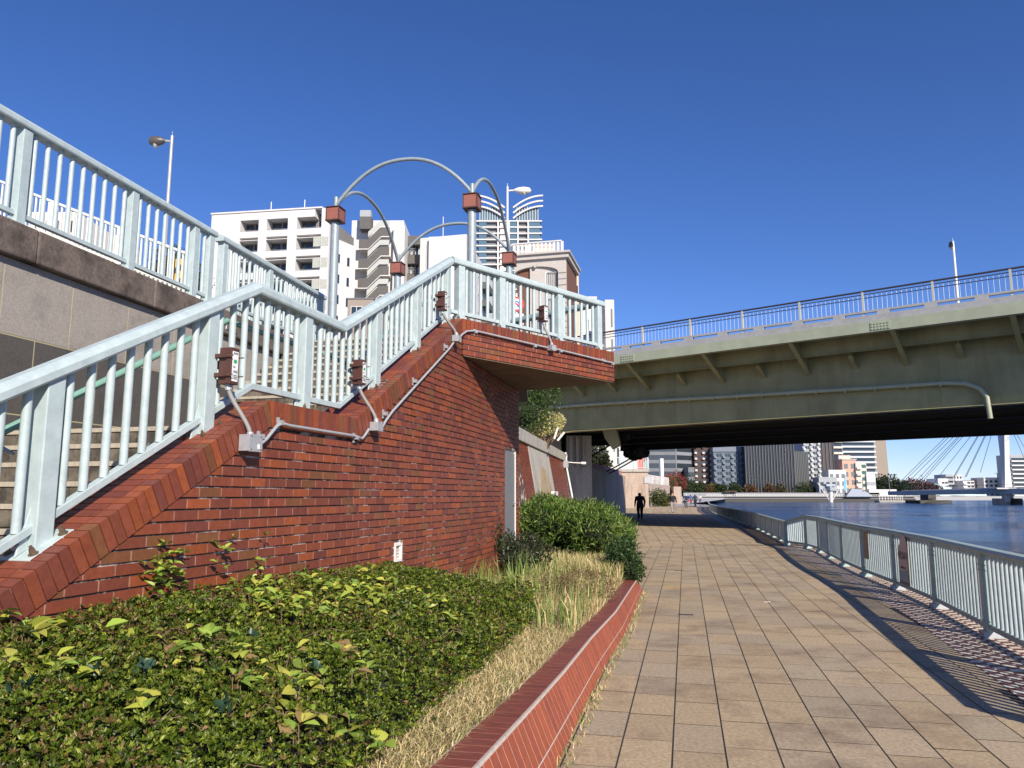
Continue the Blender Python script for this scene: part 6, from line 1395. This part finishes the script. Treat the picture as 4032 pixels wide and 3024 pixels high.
# ================================================================== PEOPLE
def person(lab, x, y, face, H=1.70, step=.0, zones=None, arms=.06, bag=None, sit=False):
    """one skinned body: hips, spine, head, tapering limbs, palm and five fingers each side"""
    k = H / 1.70; V = []; E = []; Rr = []
    def v(p, r): V.append(Vector(p) * k); Rr.append(r * k * 1.28); return len(V) - 1
    def chain(start, pts):
        a = start
        for p, r in pts: b_ = v(p, r); E.append((a, b_)); a = b_
        return a
    pel = v((0, 0, .93), .135)
    ch = chain(pel, [((0, .0, 1.08), .125), ((0, 0, 1.25), .150), ((0, 0, 1.39), .120), ((0, 0, 1.46), .058), ((0, .01, 1.53), .070), ((0, .02, 1.60), .088), ((0, .01, 1.67), .070)])
    nose = v((0, .10, 1.575), .016); E.append((len(V) - 3, nose))
    for sd_ in (-1, 1):
        st_ = step * sd_
        if sit: chain(pel, [((sd_ * .10, .05, .90), .095), ((sd_ * .12, .38, .86 - .12 * (sd_ > 0)), .065), ((sd_ * .12, .30 + .08 * sd_, .45 - .1 * (sd_ > 0)), .048), ((sd_ * .12, .28 + .08 * sd_, .26 - .1 * (sd_ > 0)), .036), ((sd_ * .12, .42 + .08 * sd_, .24 - .1 * (sd_ > 0)), .03)])
        else: chain(pel, [((sd_ * .10, 0, .87), .100), ((sd_ * .105, st_ * .5 + .03, .50), .066), ((sd_ * .105, st_ * .8 - .01, .28), .055), ((sd_ * .105, st_, .08), .040), ((sd_ * .115, st_ + .15, .035), .034)])
        sh_ = v((sd_ * .19, 0, 1.38), .065); E.append((pel + 3, sh_))
        el_ = (sd_ * (.235 + arms * .5), -.03 - st_ * .3, 1.10); wr = (sd_ * (.225 + arms * .5), .05 - st_ * .6, .86)
        if sit: el_ = (sd_ * .27, .16, 1.16); wr = (sd_ * .22, .40, 1.12)
        w_ = chain(sh_, [(el_, .045), (wr, .030)]); pm = v((wr[0], wr[1] + .02, wr[2] - .06), .032); E.append((w_, pm))
        for q_ in range(4): chain(pm, [((wr[0], wr[1] - .015 + .022 * q_, wr[2] - .11), .010), ((wr[0] - sd_ * .015, wr[1] - .012 + .022 * q_, wr[2] - .15 - .008 * (q_ in (1, 2))), .008)])
        chain(pm, [((wr[0] - sd_ * .02, wr[1] + .055, wr[2] - .08), .010), ((wr[0] - sd_ * .02, wr[1] + .07, wr[2] - .11), .008)])
    me = bpy.data.meshes.new('person'); me.from_pydata(V, E, []); o = bpy.data.objects.new('person', me); COL.objects.link(o)
    sk = o.modifiers.new('s', 'SKIN'); 
    for i, r_ in enumerate(Rr): me.skin_vertices[0].data[i].radius = (r_, r_ * (.78 if i < 4 else 1))
    me.skin_vertices[0].data[pel].use_root = True; o.modifiers.new('ss', 'SUBSURF').levels = 1
    me2 = bpy.data.meshes.new_from_object(o.evaluated_get(bpy.context.evaluated_depsgraph_get())); bpy.data.objects.remove(o)
    a = me2.color_attributes.new('col', 'FLOAT_COLOR', 'CORNER'); z_ = zones
    for pl in me2.polygons:
        c = pl.center / k; 
        if c.z < .09 and not sit: col = z_['shoe']
        elif c.z < (.90 if not sit else .98) and abs(c.x) < .205: col = z_['leg']
        elif c.z > 1.47: col = z_['hair'] if (c.z > 1.64 or c.y < .0 or z_.get('hood')) else (.45, .28, .20)
        elif abs(c.x) > .2 and c.z < .87: col = (.45, .28, .20)
        else: col = z_['top']
        for li in pl.loop_indices: a.data[li].color = (*col, 1)
    me2.transform(Matrix.Diagonal((1.28, 1.22, 1.04, 1))); me2.materials.clear(); me2.materials.append(CLOTH); me2.shade_smooth()
    o = bpy.data.objects.new('person', me2); COL.objects.link(o); o.location = (x, y, 0); o.rotation_euler = (0, 0, face); tagit(o, lab, 'person'); return o
def gpos(u, v): p = at(u, v, 1.0); k = -HC / (p.z - HC); return p.x * k, p.y * k
x, y = gpos(2521, 2044); person('person in black hooded jacket and black trousers walking away in the bridge shade', x, y, .15, 1.74, .10, dict(top=(.012, .012, .014), leg=(.012, .012, .014), shoe=(.06, .06, .06), hair=(.012, .012, .014), hood=True), arms=.02)
x, y = gpos(2649, 2019); person('person in a black puffer jacket and pale grey trousers walking towards the bridge', x, y, pi + .1, 1.74, .22, dict(top=(.012, .012, .013), leg=(.30, .27, .27), shoe=(.1, .1, .1), hair=(.02, .015, .01)), arms=.01)
cx_, cy_ = gpos(2703, 2001); person('person in a dark blue jacket riding a bicycle away', cx_, cy_, .0, 1.72, 0, dict(top=(.02, .03, .08), leg=(.22, .22, .24), shoe=(.08, .08, .08), hair=(.6, .6, .6)), sit=True)
x, y = gpos(2738, 1994); person('person in dark clothes with a white scarf strolling away', x, y, .3, 1.68, .1, dict(top=(.03, .03, .035), leg=(.015, .015, .018), shoe=(.05, .05, .05), hair=(.02, .015, .01)))
x, y = gpos(2720, 1987); person('person in a blue jacket partly behind the strolling one', x, y, .1, 1.66, .15, dict(top=(.05, .08, .25), leg=(.1, .1, .12), shoe=(.1, .1, .1), hair=(.02, .015, .01)))
x, y = gpos(2757, 1982); person('small distant person in pale clothes near the far railing', x, y, .1, 1.7, .1, dict(top=(.5, .5, .52), leg=(.1, .1, .12), shoe=(.1, .1, .1), hair=(.03, .02, .02)))
bk_ = thing('bicycle', 'dark city bicycle under the rider in the blue jacket', 'bicycle', (cx_, cy_, 0))
for dy, nm in ((-.45, 'rear_wheel'), (.60, 'front_wheel')):
    m = MB(); n = 24; pts = [(cx_, cy_ + dy + .32 * cos(a), .33 + .32 * sin(a)) for a in np.linspace(0, 2 * pi, n + 1)]; m.tube(pts, .02, 6, cap=False)
    for k in range(8): a = pi * k / 8; m.tube([(cx_, cy_ + dy + .31 * cos(a), .33 + .31 * sin(a)), (cx_, cy_ + dy - .31 * cos(a), .33 - .31 * sin(a))], .003, 4)
    m.build(nm, DARKM, bk_)
m = MB()
for p, q_ in (((0, -.45, .33), (0, .02, .30)), ((0, .02, .30), (0, -.15, .86)), ((0, .02, .30), (0, .48, .75)), ((0, -.12, .78), (0, .46, .85)), ((0, .44, 1.0), (0, .60, .33)), ((0, -.45, .33), (0, -.12, .75)), ((-.28, .36, 1.06), (.28, .36, 1.06))): m.tube([(cx_ + p[0], cy_ + p[1], p[2]), (cx_ + q_[0], cy_ + q_[1], q_[2])], .016, 6)
m.build('frame', GREY, bk_); m = MB(); m.box(WORLD, cx_ - .08, cx_ + .08, cy_ - .28, cy_ - .02, .86, .91); m.build('saddle', DARKM, bk_)
m = MB(); m.prism(WORLD, [(cx_ + .34, .75), (cx_ + .56, .75), (cx_ + .52, 1.05), (cx_ + .38, 1.05)], cy_ + .3, cy_ + .42); m.build('carrier_bag', REDP, None, label='small red bag hanging at the right of the bicycle', cat='bag')
